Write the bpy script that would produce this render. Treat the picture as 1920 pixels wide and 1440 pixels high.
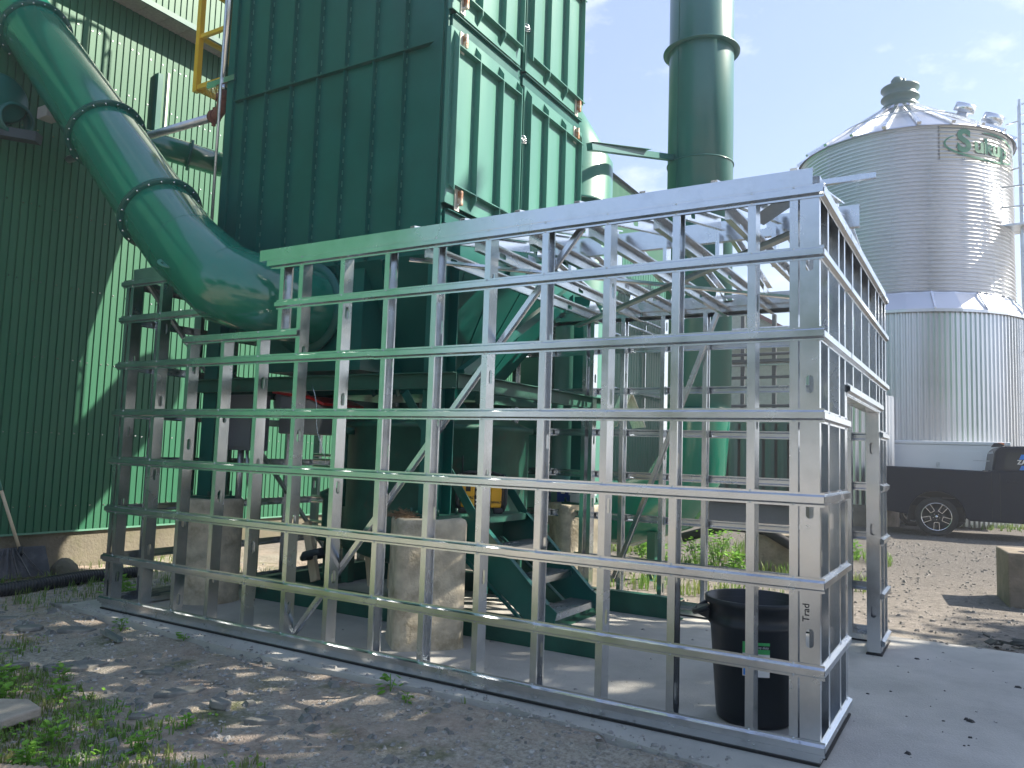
import bpy, bmesh, math, random
import numpy as np
from mathutils import Vector, Matrix, noise as mnoise
R = math.radians
random.seed(7)
sc = bpy.context.scene
for o in list(bpy.data.objects): bpy.data.objects.remove(o)

# ------------------------------------------------------------------ camera
cam = bpy.data.cameras.new('camera'); camo = bpy.data.objects.new('camera', cam)
sc.collection.objects.link(camo); sc.camera = camo
cf = Vector((-0.51392589, 0.85335207, 0.08758095)); cr = Vector((0.85766385, 0.51317552, 0.03261295)); cu = Vector((0.01711407, -0.09187565, 0.99562341))
M = Matrix.Identity(4)
for i in range(3):
    M[i][0] = cr[i]; M[i][1] = cu[i]; M[i][2] = -cf[i]
M[0][3], M[1][3], M[2][3] = 0.68, -4.0348, 1.506
camo.matrix_world = M
cam.sensor_width = 36; cam.lens = 27.58; cam.clip_start = 0.05; cam.clip_end = 800

# ------------------------------------------------------------------ sky and sun
SUN_EL = R(39.1); SUN_AZ = math.atan2(0.804, 0.595)
w = bpy.data.worlds.new('World'); sc.world = w; w.use_nodes = True
wn, wl = w.node_tree.nodes, w.node_tree.links
bg = wn['Background']; bg.inputs[1].default_value = 0.105
sky = wn.new('ShaderNodeTexSky'); sky.sky_type = 'NISHITA'; sky.sun_disc = False
sky.sun_elevation = SUN_EL; sky.sun_rotation = SUN_AZ; sky.air_density = 1.2; sky.dust_density = 1.0; sky.ozone_density = 1.5
tc = wn.new('ShaderNodeTexCoord'); mp = wn.new('ShaderNodeMapping'); mp.inputs['Scale'].default_value = (1, 1, 1.9)
n1 = wn.new('ShaderNodeTexNoise'); n1.inputs['Scale'].default_value = 7.5; n1.inputs['Detail'].default_value = 8; n1.inputs['Roughness'].default_value = 0.58
cr1 = wn.new('ShaderNodeValToRGB'); cr1.color_ramp.elements[0].position = 0.56; cr1.color_ramp.elements[1].position = 0.80
cr1.color_ramp.elements[1].color = (0.55, 0.55, 0.55, 1)
mx = wn.new('ShaderNodeMix'); mx.data_type = 'RGBA'
mx.inputs[7].default_value = (5.2, 5.3, 5.7, 1)
wl.new(tc.outputs['Generated'], mp.inputs[0]); wl.new(mp.outputs[0], n1.inputs[0]); wl.new(n1.outputs[0], cr1.inputs[0])
wl.new(cr1.outputs[0], mx.inputs[0]); hz_ = wn.new('ShaderNodeMix'); hz_.data_type = 'RGBA'; hz_.inputs[0].default_value = .6; hz_.inputs[7].default_value = (1.35, 1.68, 2.75, 1)
wl.new(sky.outputs[0], hz_.inputs[6]); wl.new(hz_.outputs[2], mx.inputs[6]); wl.new(mx.outputs[2], bg.inputs[0])
sl = bpy.data.lights.new('sun', 'SUN'); sl.energy = 4.5; sl.angle = R(0.55); sl.color = (1, 0.91, 0.77)
so = bpy.data.objects.new('sun', sl); sc.collection.objects.link(so); so.location = (20, 14, 20)
sdir = Vector((0.804 * math.cos(SUN_EL), 0.595 * math.cos(SUN_EL), math.sin(SUN_EL))).normalized()
so.rotation_euler = sdir.to_track_quat('Z', 'Y').to_euler()
sc.view_settings.view_transform = 'Standard'; sc.view_settings.look = 'None'; sc.view_settings.gamma = 1
sc.view_settings.exposure = 1.6
sc.render.engine = 'CYCLES'; sc.cycles.max_bounces = 8; sc.cycles.glossy_bounces = 5; sc.cycles.diffuse_bounces = 4
sc.cycles.sample_clamp_indirect = 6

# ------------------------------------------------------------------ mesh helpers
ORG = {}
class MB:
    def __init__(s): s.v = []; s.f = []; s.sm = []
    def add(s, vs, fs, smooth=False):
        b = len(s.v); s.v += [tuple(p) for p in vs]; s.f += [tuple(i + b for i in f) for f in fs]; s.sm += [smooth] * len(fs); return s
    def box(s, x0, x1, y0, y1, z0, z1, m=None):
        p = [(x, y, z) for z in (z0, z1) for y in (y0, y1) for x in (x0, x1)]
        if m: p = [m @ Vector(q) for q in p]
        return s.add(p, [(0, 2, 3, 1), (4, 5, 7, 6), (0, 1, 5, 4), (1, 3, 7, 5), (3, 2, 6, 7), (2, 0, 4, 6)])
    def bar(s, a, b, w, h, up=(0, 0, 1)):
        a, b = Vector(a), Vector(b); m = frame(a, b, up); L = (b - a).length
        return s.box(-w / 2, w / 2, -h / 2, h / 2, 0, L, m)
    def tube(s, pts, r, n=16, cap=True, smooth=True):
        pts = [Vector(p) for p in pts]; k = len(pts); rr = r if isinstance(r, (list, tuple)) else [r] * k
        ref = None; vs = []
        for i, p in enumerate(pts):
            if i == 0: t = (pts[1] - p).normalized(); sc_ = 1; t2 = t
            elif i == k - 1: t = (p - pts[i - 1]).normalized(); t2 = t
            else:
                t1 = (p - pts[i - 1]).normalized(); tn = (pts[i + 1] - p).normalized(); t = (t1 + tn).normalized(); t2 = t1
            if ref is None:
                ref = Vector((0, 0, 1)) if abs(t.z) < .9 else Vector((1, 0, 0))
            a = (ref - t * ref.dot(t)).normalized(); b = t.cross(a)
            st = Vector((0, 0, 0)); c = 1
            if 0 < i < k - 1:
                c = max(0.5, t2.dot(t)); st = (t2 - t * t2.dot(t))
                st = st.normalized() if st.length > 1e-5 else Vector((0, 0, 0))
            for j in range(n):
                q = a * math.cos(2 * math.pi * j / n) + b * math.sin(2 * math.pi * j / n)
                if st.length > 0: q = q + st * q.dot(st) * (1 / c - 1)
                vs.append(p + q * rr[i])
            ref = a
        fs = [(i * n + j, i * n + (j + 1) % n, (i + 1) * n + (j + 1) % n, (i + 1) * n + j) for i in range(k - 1) for j in range(n)]
        s.add(vs, fs, smooth)
        if cap: b0 = len(s.v) - k * n; s.f += [tuple(b0 + j for j in range(n))[::-1], tuple(b0 + (k - 1) * n + j for j in range(n))]; s.sm += [False, False]
        return s
    def lathe(s, prof, c=(0, 0, 0), n=48, m=None, smooth=True, a0=0, a1=2 * math.pi, cap=False):
        full = abs(a1 - a0 - 2 * math.pi) < 1e-6; nn = n if full else n + 1; vs = []
        for r, z in prof:
            for j in range(nn):
                t = a0 + (a1 - a0) * j / n; q = Vector((r * math.cos(t), r * math.sin(t), z)); q = (m @ q) if m else q
                vs.append(q + Vector(c))
        fs = []
        for i in range(len(prof) - 1):
            for j in range(n):
                k = (j + 1) % nn if full else j + 1
                fs.append((i * nn + j, i * nn + k, (i + 1) * nn + k, (i + 1) * nn + j))
        s.add(vs, fs, smooth)
        if cap:
            b0 = len(s.v) - len(prof) * nn; s.f += [tuple(b0 + j for j in range(nn))[::-1], tuple(b0 + (len(prof) - 1) * nn + j for j in range(nn))]; s.sm += [False, False]
        return s
    def prism(s, poly, m, L, smooth=False):          # poly in local xy, extruded along local z
        n = len(poly); vs = [m @ Vector((p[0], p[1], 0)) for p in poly] + [m @ Vector((p[0], p[1], L)) for p in poly]
        fs = [(i, (i + 1) % n, n + (i + 1) % n, n + i) for i in range(n)]
        s.add(vs, fs, smooth); b0 = len(s.v) - 2 * n
        s.f += [tuple(b0 + i for i in range(n))[::-1], tuple(b0 + n + i for i in range(n))]; s.sm += [False, False]; return s
    def sheet(s, line, t, m, L):                     # bent thin sheet
        L2 = [Vector(p) for p in line]; off = []
        for i, p in enumerate(L2):
            d0 = (p - L2[i - 1]).normalized() if i else (L2[1] - p).normalized()
            d1 = (L2[i + 1] - p).normalized() if i < len(L2) - 1 else d0
            n0 = Vector((-d0.y, d0.x)); n1_ = Vector((-d1.y, d1.x)); nm = (n0 + n1_).normalized()
            off.append(p + nm * t / max(.4, nm.dot(n0)))
        return s.prism([tuple(p) for p in L2] + [tuple(p) for p in off[::-1]], m, L)
    def build(s, name, mat, parent=None, bevel=0, sub=None, recalc=True):
        me = bpy.data.meshes.new(name)
        o = Vector(ORG.get(parent.name, (0, 0, 0))) if parent else Vector((0, 0, 0))
        if o.length: s.v = [(p[0] - o.x, p[1] - o.y, p[2] - o.z) for p in s.v]
        me.from_pydata(s.v, [], s.f); me.polygons.foreach_set('use_smooth', s.sm)
        if recalc or bevel:
            bm = bmesh.new(); bm.from_mesh(me)
            if recalc: bmesh.ops.recalc_face_normals(bm, faces=bm.faces)
            if bevel:
                es = [e for e in bm.edges if len(e.link_faces) == 2 and e.calc_face_angle(0) > R(32)]
                bmesh.ops.bevel(bm, geom=es, offset=bevel, segments=2, profile=.5, affect='EDGES', clamp_overlap=True)
            bm.to_mesh(me); bm.free()
        ob = bpy.data.objects.new(name, me); sc.collection.objects.link(ob)
        me.materials.append(mat)
        if parent: ob.parent = parent; ORG[ob.name] = tuple(o)
        return ob
def frame(a, b, up=(0, 0, 1)):                       # local z runs a->b, local y close to up
    a, b = Vector(a), Vector(b); z = (b - a).normalized(); up = Vector(up)
    if abs(z.dot(up)) > .99: up = Vector((0, 1, 0))
    y = (up - z * up.dot(z)).normalized(); x = y.cross(z)
    m = Matrix.Identity(4)
    for i in range(3): m[i][0] = x[i]; m[i][1] = y[i]; m[i][2] = z[i]; m[i][3] = a[i]
    return m
def axes(o, x, y, z):
    m = Matrix.Identity(4)
    for i in range(3): m[i][0] = x[i]; m[i][1] = y[i]; m[i][2] = z[i]; m[i][3] = o[i]
    return m
def tag(o, label=None, cat=None, group=None, kind=None):
    if label: o['label'] = label
    if cat: o['category'] = cat
    if group: o['group'] = group
    if kind: o['kind'] = kind
    return o
def thing(name, loc, label, cat, group=None, local=False, rotz=0):
    o = bpy.data.objects.new(name, None); o.empty_display_size = .2; sc.collection.objects.link(o)
    o.location = loc; o.rotation_euler = (0, 0, rotz)
    ORG[o.name] = (0, 0, 0) if local else tuple(loc)
    return tag(o, label, cat, group)
def copy_tree(o, parent=None):
    c = o.copy(); sc.collection.objects.link(c); c.parent = parent
    for ch in [q for q in bpy.data.objects if q.parent == o]: copy_tree(ch, c)
    return c
def text_obj(name, txt, size, m, mat, parent, ext=.001, bold=0.0, warp=None, align='CENTER', sx=1.0):
    cu_ = bpy.data.curves.new(name, 'FONT'); cu_.body = txt; cu_.size = size; cu_.extrude = ext; cu_.offset = bold; cu_.align_x = align; cu_.align_y = 'CENTER'
    t = bpy.data.objects.new(name, cu_); sc.collection.objects.link(t)
    bpy.context.view_layer.update()
    me = bpy.data.meshes.new_from_object(t.evaluated_get(bpy.context.evaluated_depsgraph_get()))
    bpy.data.objects.remove(t)
    org = Vector(ORG.get(parent.name, (0, 0, 0)))
    for v in me.vertices:
        p = Vector((v.co.x * sx, v.co.y, v.co.z))
        v.co = (warp(p) if warp else m @ p) - org
    me.materials.clear(); me.materials.append(mat)
    ob = bpy.data.objects.new(name, me); sc.collection.objects.link(ob); ob.parent = parent
    return ob

# ------------------------------------------------------------------ materials
def mat(name, col, rough=.5, metal=0, var=.12, scale=6, bump=0, bscale=60, spec=.5, coat=0, alt=None, altpos=(.45, .65), altscale=3, roughvar=0.0, streak=False, trans=0, alpha=1, detail=6, spangle=False):
    m = bpy.data.materials.new(name); m.use_nodes = True; n, l = m.node_tree.nodes, m.node_tree.links
    b = n['Principled BSDF']; b.inputs['Roughness'].default_value = rough; b.inputs['Metallic'].default_value = metal
    b.inputs['Specular IOR Level'].default_value = spec; b.inputs['Coat Weight'].default_value = coat; b.inputs['Coat Roughness'].default_value = .08
    t = n.new('ShaderNodeTexCoord'); src = t.outputs['Object']
    if streak:
        mpp = n.new('ShaderNodeMapping'); mpp.inputs['Scale'].default_value = (1, 1, .12); l.new(src, mpp.inputs[0]); ssrc = mpp.outputs[0]
    else: ssrc = src
    nz = n.new('ShaderNodeTexNoise'); nz.inputs['Scale'].default_value = scale; nz.inputs['Detail'].default_value = detail; l.new(ssrc, nz.inputs[0])
    mr = n.new('ShaderNodeMapRange'); mr.inputs[1].default_value = .3; mr.inputs[2].default_value = .7; mr.inputs[3].default_value = 1 - var; mr.inputs[4].default_value = 1 + var
    l.new(nz.outputs[0], mr.inputs[0])
    cur = None
    rgb = n.new('ShaderNodeRGB'); rgb.outputs[0].default_value = (*col, 1); cur = rgb.outputs[0]
    if alt:
        n2 = n.new('ShaderNodeTexNoise'); n2.inputs['Scale'].default_value = altscale; n2.inputs['Detail'].default_value = 9; n2.inputs['Roughness'].default_value = .65; l.new(ssrc, n2.inputs[0])
        r2 = n.new('ShaderNodeValToRGB'); r2.color_ramp.elements[0].position = altpos[0]; r2.color_ramp.elements[1].position = altpos[1]; l.new(n2.outputs[0], r2.inputs[0])
        mm = n.new('ShaderNodeMix'); mm.data_type = 'RGBA'; mm.inputs[7].default_value = (*alt, 1); l.new(cur, mm.inputs[6]); l.new(r2.outputs[0], mm.inputs[0]); cur = mm.outputs[2]
    mu = n.new('ShaderNodeVectorMath'); mu.operation = 'MULTIPLY'; l.new(cur, mu.inputs[0]); l.new(mr.outputs[0], mu.inputs[1]); l.new(mu.outputs[0], b.inputs['Base Color'])
    if spangle:
        vo = n.new('ShaderNodeTexVoronoi'); vo.inputs['Scale'].default_value = 24; l.new(src, vo.inputs[0])
        m3 = n.new('ShaderNodeMapRange'); m3.inputs[3].default_value = rough - .03; m3.inputs[4].default_value = rough + .05
        l.new(vo.outputs['Color'], m3.inputs[0]); l.new(m3.outputs[0], b.inputs['Roughness'])
    elif roughvar:
        m3 = n.new('ShaderNodeMapRange'); m3.inputs[1].default_value = .3; m3.inputs[2].default_value = .7; m3.inputs[3].default_value = rough - roughvar; m3.inputs[4].default_value = rough + roughvar
        l.new(nz.outputs[0], m3.inputs[0]); l.new(m3.outputs[0], b.inputs['Roughness'])
    if bump:
        nb = n.new('ShaderNodeTexNoise'); nb.inputs['Scale'].default_value = bscale; nb.inputs['Detail'].default_value = 5; l.new(src, nb.inputs[0])
        bp = n.new('ShaderNodeBump'); bp.inputs['Strength'].default_value = bump; bp.inputs['Distance'].default_value = .02; l.new(nb.outputs[0], bp.inputs['Height']); l.new(bp.outputs[0], b.inputs['Normal'])
    if trans: b.inputs['Transmission Weight'].default_value = trans
    if alpha < 1: b.inputs['Alpha'].default_value = alpha
    return m
GALV = mat('galvanised_steel', (.68, .71, .74), .24, 1, .06, 4, .02, 2.5, roughvar=.05, alt=(.60, .63, .66), altpos=(.5, .75), altscale=9)
GALV_DULL = mat('dull_galvanised_steel', (.58, .61, .63), .38, .9, .12, 6, 0, 20, alt=(.34, .36, .38), altpos=(.5, .72), altscale=12)
SCREW = mat('zinc_screw', (.8, .8, .8), .25, 1, .05)
GREEN = mat('dark_green_paint', (.004, .092, .076), .36, 0, .14, 2.5, .03, 5, coat=.08, spec=.35, roughvar=.06, alt=(.006, .098, .080), altpos=(.4, .7), altscale=1.2)
GREEN_DOOR = mat('green_door_paint', (.058, .205, .160), .34, 0, .12, 2, .05, 3.2, coat=.2, roughvar=.08, streak=True)
GREEN_DUCT = mat('glossy_green_duct_paint', (.010, .16, .105), .16, 0, .07, 2, .02, 3, coat=.5, spec=.6)
GREEN_STACK = mat('green_stack_paint', (.035, .150, .138), .36, 0, .08, 2, .02, 3, coat=.3)
GREEN_OLD = mat('weathered_green_paint', (.010, .085, .058), .5, 0, .2, 6, .1, 40, alt=(.05, .06, .045), altpos=(.58, .74), altscale=7)
SIDING = mat('green_metal_siding', (.026, .128, .070), .45, 0, .08, 1.5, .02, 4, spec=.3, streak=True, alt=(.042, .142, .082), altpos=(.4, .7), altscale=2)
FLASH = mat('pale_green_flashing', (.12, .28, .2), .4, 0, .08)
SOFFIT = mat('perforated_soffit', (.33, .30, .29), .6, 0, .15, 30, .2, 160)
FOUND = mat('old_foundation_concrete', (.16, .145, .11), .92, 0, .2, 5, .5, 30, alt=(.085, .085, .05), altpos=(.45, .68), altscale=2.5)
CONC = mat('pillar_concrete', (.56, .50, .385), .9, 0, .25, 9, .4, 45, alt=(.33, .28, .19), altpos=(.5, .68), altscale=5)
SLABM = mat('slab_concrete', (.44, .43, .40), .88, 0, .15, 1.3, .35, 90, alt=(.32, .315, .295), altpos=(.42, .72), altscale=1.6, detail=10)
BLOCKM = mat('block_concrete', (.24, .20, .155), .93, 0, .2, 5, .5, 30, alt=(.16, .14, .10), altpos=(.5, .7), altscale=4)
RUBBER = mat('black_rubber', (.012, .012, .013), .75, 0, .2)
BLACK_PL = mat('black_plastic', (.010, .015, .020), .42, 0, .15, 8, .05, 40, roughvar=.08)
YELLOW = mat('safety_yellow_paint', (.70, .43, .03), .4, 0, .08, 5, coat=.2)
TOOLY = mat('tool_yellow_plastic', (.85, .42, .012), .35, 0, .04)
RUST = mat('rusty_pipe_fitting', (.20, .075, .05), .7, 0, .2, 20, .3, 60)
RUSTP = mat('brown_rusted_bracket', (.36, .15, .065), .6, 0, .35, 18, .2, 60, alt=(.62, .55, .45), altpos=(.48, .6), altscale=14)
CHALK = mat('pale_zinc_plate', (.62, .60, .53), .5, .3, .25, 20)
WHITE = mat('white_trailer_skin', (.72, .75, .77), .28, 0, .04, 1, .02, 2, coat=.3)
TRUCK = mat('dark_truck_paint', (.004, .010, .024), .35, 0, .03, 2, coat=.04, spec=.1)
GLASS = mat('tinted_glass', (.015, .022, .026), .08, 0, .02, spec=.3)
TYRE = mat('tyre_rubber', (.018, .018, .019), .8, 0, .2, 12, .2, 60)
RIM = mat('machined_rim', (.75, .75, .76), .2, 1, .02)
RIMB = mat('black_rim', (.01, .01, .012), .3, .2, .05)
REDP = mat('red_paint', (.55, .02, .02), .35, 0, .08)
ORANGE = mat('amber_lens', (.85, .22, .03), .3)
GREY = mat('grey_enclosure_paint', (.14, .15, .17), .45, 0, .07)
GREYL = mat('light_grey_housing', (.32, .33, .35), .45, 0, .08)
INK = mat('black_ink', (.01, .01, .012), .6)
BLUE = mat('blue_plastic', (.01, .06, .34), .4)
DECAL = mat('blue_decal', (.01, .22, .75), .4)
WHITEP = mat('white_print', (.8, .8, .8), .5)
GREENP = mat('green_print', (.06, .42, .12), .5)
LOGOG = mat('faded_green_logo_paint', (.03, .20, .11), .5, 0, .2, 8)
CLEAR = mat('cloudy_clear_plastic', (.6, .68, .75), .25, 0, .05, alpha=.55)
BIN = mat('corrugated_bin_steel', (.64, .66, .69), .34, 1, .05, 2, .02, 4, alt=(.58, .60, .635), altpos=(.4, .7), altscale=1)
BINP = mat('bin_logo_panel', (.42, .42, .39), .36, .85, .08, 2)
CAPG = mat('teal_cap_paint', (.03, .10, .095), .45, 0, .1)
WOOD = mat('worn_wood', (.55, .46, .32), .7, 0, .2, 14, .1, 40, streak=True)
SHOV = mat('scuffed_black_shovel', (.045, .050, .058), .42, 0, .3, 9, .15, 30, alt=(.07, .075, .08), altpos=(.55, .7), altscale=9)
STONE = mat('slate_stone', (.17, .175, .165), .85, 0, .22, 9, .4, 30, alt=(.27, .25, .21), altpos=(.5, .7), altscale=4)
SLABST = mat('pale_stone_slab', (.33, .29, .24), .9, 0, .2, 8, .4, 30)
CULV = mat('brown_culvert', (.33, .26, .2), .7, .15, .25, 14, .1, 50)
STEEL_D = mat('dark_steel', (.035, .05, .058), .6, .2, .2)
ROOFC = mat('corrugated_roof', (.10, .115, .13), .55, .5, .15)
REDROOF = mat('weathered_red_roof', (.16, .07, .06), .7)
CREAM = mat('cream_siding', (.35, .42, .34), .7)
NEST = mat('dry_straw', (.25, .17, .10), .95, 0, .4, 30)
FOIL = mat('shiny_foil', (.8, .8, .82), .15, 1, .05, 10, .8, 30)
BARK = mat('bark', (.09, .065, .045), .95, 0, .3, 12, .5, 30)
def leafmat(name, c1, c2, sc_=3):
    m = mat(name, c1, .55, 0, .25, 12, alt=c2, altpos=(.4, .65), altscale=sc_)
    b = m.node_tree.nodes['Principled BSDF']; l = m.node_tree.links; n = m.node_tree.nodes
    tr = n.new('ShaderNodeBsdfTranslucent'); ms = n.new('ShaderNodeMixShader'); ms.inputs[0].default_value = .35
    src = b.inputs['Base Color'].links[0].from_socket; l.new(src, tr.inputs[0])
    l.new(b.outputs[0], ms.inputs[1]); l.new(tr.outputs[0], ms.inputs[2]); l.new(ms.outputs[0], n['Material Output'].inputs[0]); return m
LEAF = leafmat('tree_leaf', (.045, .11, .022), (.075, .15, .03))
WEED = leafmat('weed_leaf', (.14, .33, .03), (.22, .42, .06), 6)
GRASS = leafmat('grass_blade', (.11, .24, .035), (.25, .27, .09), 1.6)

# ------------------------------------------------------------------ ground
SLAB_Z = .092
def on_slab(x, y):
    fe = slab_edge(x)
    return -6.1 < x < 5.5 and fe < y < 3.35
def slab_edge(x):
    e = -.16 - .05 * math.sin(x * 1.3)
    if x > -1.7: e -= .12 * (x + 1.7)
    if x > -.35: e -= 1.5 * (x + .35)
    return max(e, -4.2)
def gz(x, y):
    q = mnoise.fractal(Vector((x * .9, y * .9, 3.1)), 1, 2, 4) * .018
    d = y - slab_edge(x) if x > -6.1 else -1
    base = .005 if y < 3.2 else .045
    if x > -6.3 and -1.0 < d < 0: base += (.055 + (.026 if x > -2.5 else 0)) * (1 + d)      # gravel banked up to the slab
    return base + q
def grid_ground():
    xs = np.concatenate([np.linspace(-150, -12, 24)[:-1], np.arange(-12, 6, .08), np.linspace(6, 150, 26)])
    ys = np.concatenate([np.linspace(-150, -7, 24)[:-1], np.arange(-7, 4, .08), np.arange(4, 24, .25), np.linspace(24, 300, 30)])
    vs = []; nx = len(xs)
    for y in ys:
        for x in xs:
            if -12 < x < 6 and -7 < y < 24:
                z = gz(x, y) + (mnoise.noise(Vector((x * 7, y * 7, 0))) * .012 if y < 4 else mnoise.noise(Vector((x * 2, y * 2, 0))) * .02)
                if on_slab(x, y) and x > -6.0 and slab_edge(x) + .1 < y < 3.2: z = min(z, .03)
                if y > 3.1: z = min(z, .085)
            else: z = .02
            vs.append((x, y, z))
    fs = [(j * nx + i, j * nx + i + 1, (j + 1) * nx + i + 1, (j + 1) * nx + i) for j in range(len(ys) - 1) for i in range(nx - 1)]
    mb = MB(); mb.add(vs, fs, True); return mb
def ground_mat():
    m = bpy.data.materials.new('yard_dirt_and_gravel'); m.use_nodes = True; n, l = m.node_tree.nodes, m.node_tree.links; b = n['Principled BSDF']; b.inputs['Roughness'].default_value = .95
    b.inputs['Specular IOR Level'].default_value = .2
    t = n.new('ShaderNodeTexCoord')
    def nz(s, d=8, r=.6, o=0):
        q = n.new('ShaderNodeTexNoise'); q.inputs['Scale'].default_value = s; q.inputs['Detail'].default_value = d; q.inputs['Roughness'].default_value = r
        mp_ = n.new('ShaderNodeMapping'); mp_.inputs['Location'].default_value = (o, o * 2, 0); l.new(t.outputs['Object'], mp_.inputs[0]); l.new(mp_.outputs[0], q.inputs[0]); return q.outputs[0]
    def ramp(s, *e):
        r = n.new('ShaderNodeValToRGB'); el = r.color_ramp.elements
        el[0].position, el[0].color = e[0][0], (*e[0][1], 1); el[1].position, el[1].color = e[-1][0], (*e[-1][1], 1)
        for p, c in e[1:-1]: q = el.new(p); q.color = (*c, 1)
        l.new(s, r.inputs[0]); return r.outputs[0]
    def mixc(f, a, c, mode='MIX'):
        q = n.new('ShaderNodeMix'); q.data_type = 'RGBA'; q.blend_type = mode
        if isinstance(f, (int, float)): q.inputs[0].default_value = f
        else: l.new(f, q.inputs[0])
        l.new(a, q.inputs[6]); l.new(c, q.inputs[7]); return q.outputs[2]
    gravel = ramp(nz(38, 6, .7), (.3, (.21, .19, .16)), (.5, (.41, .38, .325)), (.72, (.60, .56, .49)))
    dirt = ramp(nz(9, 8, .7, 3), (.3, (.25, .20, .16)), (.5, (.42, .345, .285)), (.7, (.57, .475, .40)))
    c = mixc(ramp(nz(1.3, 6, .6, 9), (.42, (0, 0, 0)), (.6, (1, 1, 1))), gravel, dirt)
    moss = ramp(nz(30, 5, .6, 5), (.3, (.05, .075, .02)), (.7, (.15, .18, .06)))
    c = mixc(ramp(nz(2.3, 7, .65, 21), (.55, (0, 0, 0)), (.68, (.75, .75, .75))), c, moss)
    sp = n.new('ShaderNodeSeparateXYZ'); l.new(t.outputs['Object'], sp.inputs[0])
    ya = n.new('ShaderNodeMath'); ya.operation = 'MULTIPLY_ADD'; ya.inputs[1].default_value = 2.4; l.new(nz(.8, 5, .6, 31), ya.inputs[0]); l.new(sp.outputs['Y'], ya.inputs[2])
    yr = n.new('ShaderNodeMapRange'); yr.inputs[1].default_value = 5.0; yr.inputs[2].default_value = 10.5; l.new(ya.outputs[0], yr.inputs[0])
    mill = ramp(nz(22, 7, .7, 13), (.3, (.075, .07, .066)), (.5, (.145, .135, .125)), (.7, (.25, .235, .22)))
    mid = ramp(nz(14, 7, .7, 17), (.3, (.15, .135, .12)), (.5, (.26, .235, .21)), (.7, (.38, .345, .31)))
    y2 = n.new('ShaderNodeMapRange'); y2.inputs[1].default_value = 3.0; y2.inputs[2].default_value = 4.2; l.new(sp.outputs['Y'], y2.inputs[0])
    c = mixc(y2.outputs[0], c, mid); c = mixc(yr.outputs[0], c, mill)
    l.new(c, b.inputs['Base Color'])
    bp = n.new('ShaderNodeBump'); bp.inputs['Strength'].default_value = .8; bp.inputs['Distance'].default_value = .03
    ad = n.new('ShaderNodeMath'); ad.operation = 'ADD'; l.new(nz(30, 6, .7), ad.inputs[0]); l.new(nz(90, 4, .6, 2), ad.inputs[1]); l.new(ad.outputs[0], bp.inputs['Height']); l.new(bp.outputs[0], b.inputs['Normal'])
    return m
GRM = ground_mat()
g = grid_ground().build('ground', GRM, recalc=False); tag(g, kind='structure')
# concrete slab
sb = MB(); xs = list(np.arange(-6.1, 5.51, .1)); top = [(x, slab_edge(x)) for x in xs]
vs = []; NY = 12
for x, e in top:
    e2 = e + mnoise.noise(Vector((x * 2.3, 1, 0))) * .035
    for j in range(NY + 1): vs.append((x, e2 + (3.35 - e2) * j / NY, SLAB_Z + (0 if j else -.004)))
    vs.append((x, e2 - .012, -.1)); vs.append((x, 3.352, -.1))
k = NY + 3; fs = []
for i in range(len(xs) - 1):
    for j in range(NY): fs.append((i * k + j, (i + 1) * k + j, (i + 1) * k + j + 1, i * k + j + 1))
    fs.append((i * k + NY + 1, (i + 1) * k + NY + 1, (i + 1) * k, i * k)); fs.append((i * k + NY, (i + 1) * k + NY, (i + 1) * k + NY + 2, i * k + NY + 2))
fs.append(tuple(range(0, NY + 1)) + (NY + 2, NY + 1)); q = (len(xs) - 1) * k; fs.append(tuple(q + i for i in range(NY + 1))[::-1] + (q + NY + 1, q + NY + 2))
sb.add(vs, fs); s = sb.build('concrete_slab', SLABM); tag(s, kind='structure')

# ------------------------------------------------------------------ metal stud enclosure
LV = [.17] + [.11 + .4064 * i for i in range(1, 7)] + [2.862]
S = .4064
fr = thing('metal_stud_enclosure', (-2.8, 1.5, SLAB_Z), 'unfinished galvanised metal stud enclosure with horizontal hat channels wrapped around the green equipment', 'metal frame')
FW, SD, TK = .041, .092, .0014
def knock(mb, m, W, L, holes, t=TK):
    """web sheet W wide (local x), L long (local z) with obround knock-outs"""
    segs = []; z = 0; n = 16; hh = .05
    for c, kind in holes:
        if c - .09 < z or c + .09 > L: continue
        segs.append(('p', z, c - .07)); segs.append(('h', c - .07, c + .07, kind)); z = c + .07
    segs.append(('p', z, L))
    for sg in segs:
        if sg[0] == 'p': mb.box(0, W, 0, t, sg[1], sg[2], m)
        else:
            cz = (sg[1] + sg[2]) / 2; x0, x1, z0, z1 = 0, W, sg[1], sg[2]; cx = W / 2; a = .0185
            outer = []; inner = []
            for j in range(n):
                th = 2 * math.pi * (j + .5) / n; c_, s_ = math.cos(th), math.sin(th)
                k_ = min((W / 2) / max(1e-6, abs(c_)), (.07) / max(1e-6, abs(s_))); outer.append((cx + c_ * k_, cz + s_ * k_))
                inner.append((cx + a * c_, cz + (a * s_ + (.022 if s_ > 0 else -.030))))
            co = [(x0, z0), (x1, z0), (x1, z1), (x0, z1)]
            vs = []
            for y in (0, t):
                for p in outer: vs.append(m @ Vector((p[0], y, p[1])))
                for p in inner: vs.append(m @ Vector((p[0], y, p[1])))
            fs = []
            for j in range(n):
                k2 = (j + 1) % n
                fs.append((j, k2, n + k2, n + j)); fs.append((2 * n + j, 2 * n + n + j, 2 * n + n + k2, 2 * n + k2)); fs.append((n + j, n + k2, 3 * n + k2, 3 * n + j))
            mb.add(vs, fs)
            # corners
            for cxx, czz in co:
                best = sorted(range(n), key=lambda j: (outer[j][0] - cxx) ** 2 + (outer[j][1] - czz) ** 2)[:2]
                for y in (0, t):
                    mb.add([m @ Vector((cxx, y, czz)), m @ Vector((outer[best[0]][0], y, outer[best[0]][1])), m @ Vector((outer[best[1]][0], y, outer[best[1]][1]))], [(0, 1, 2)])
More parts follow.
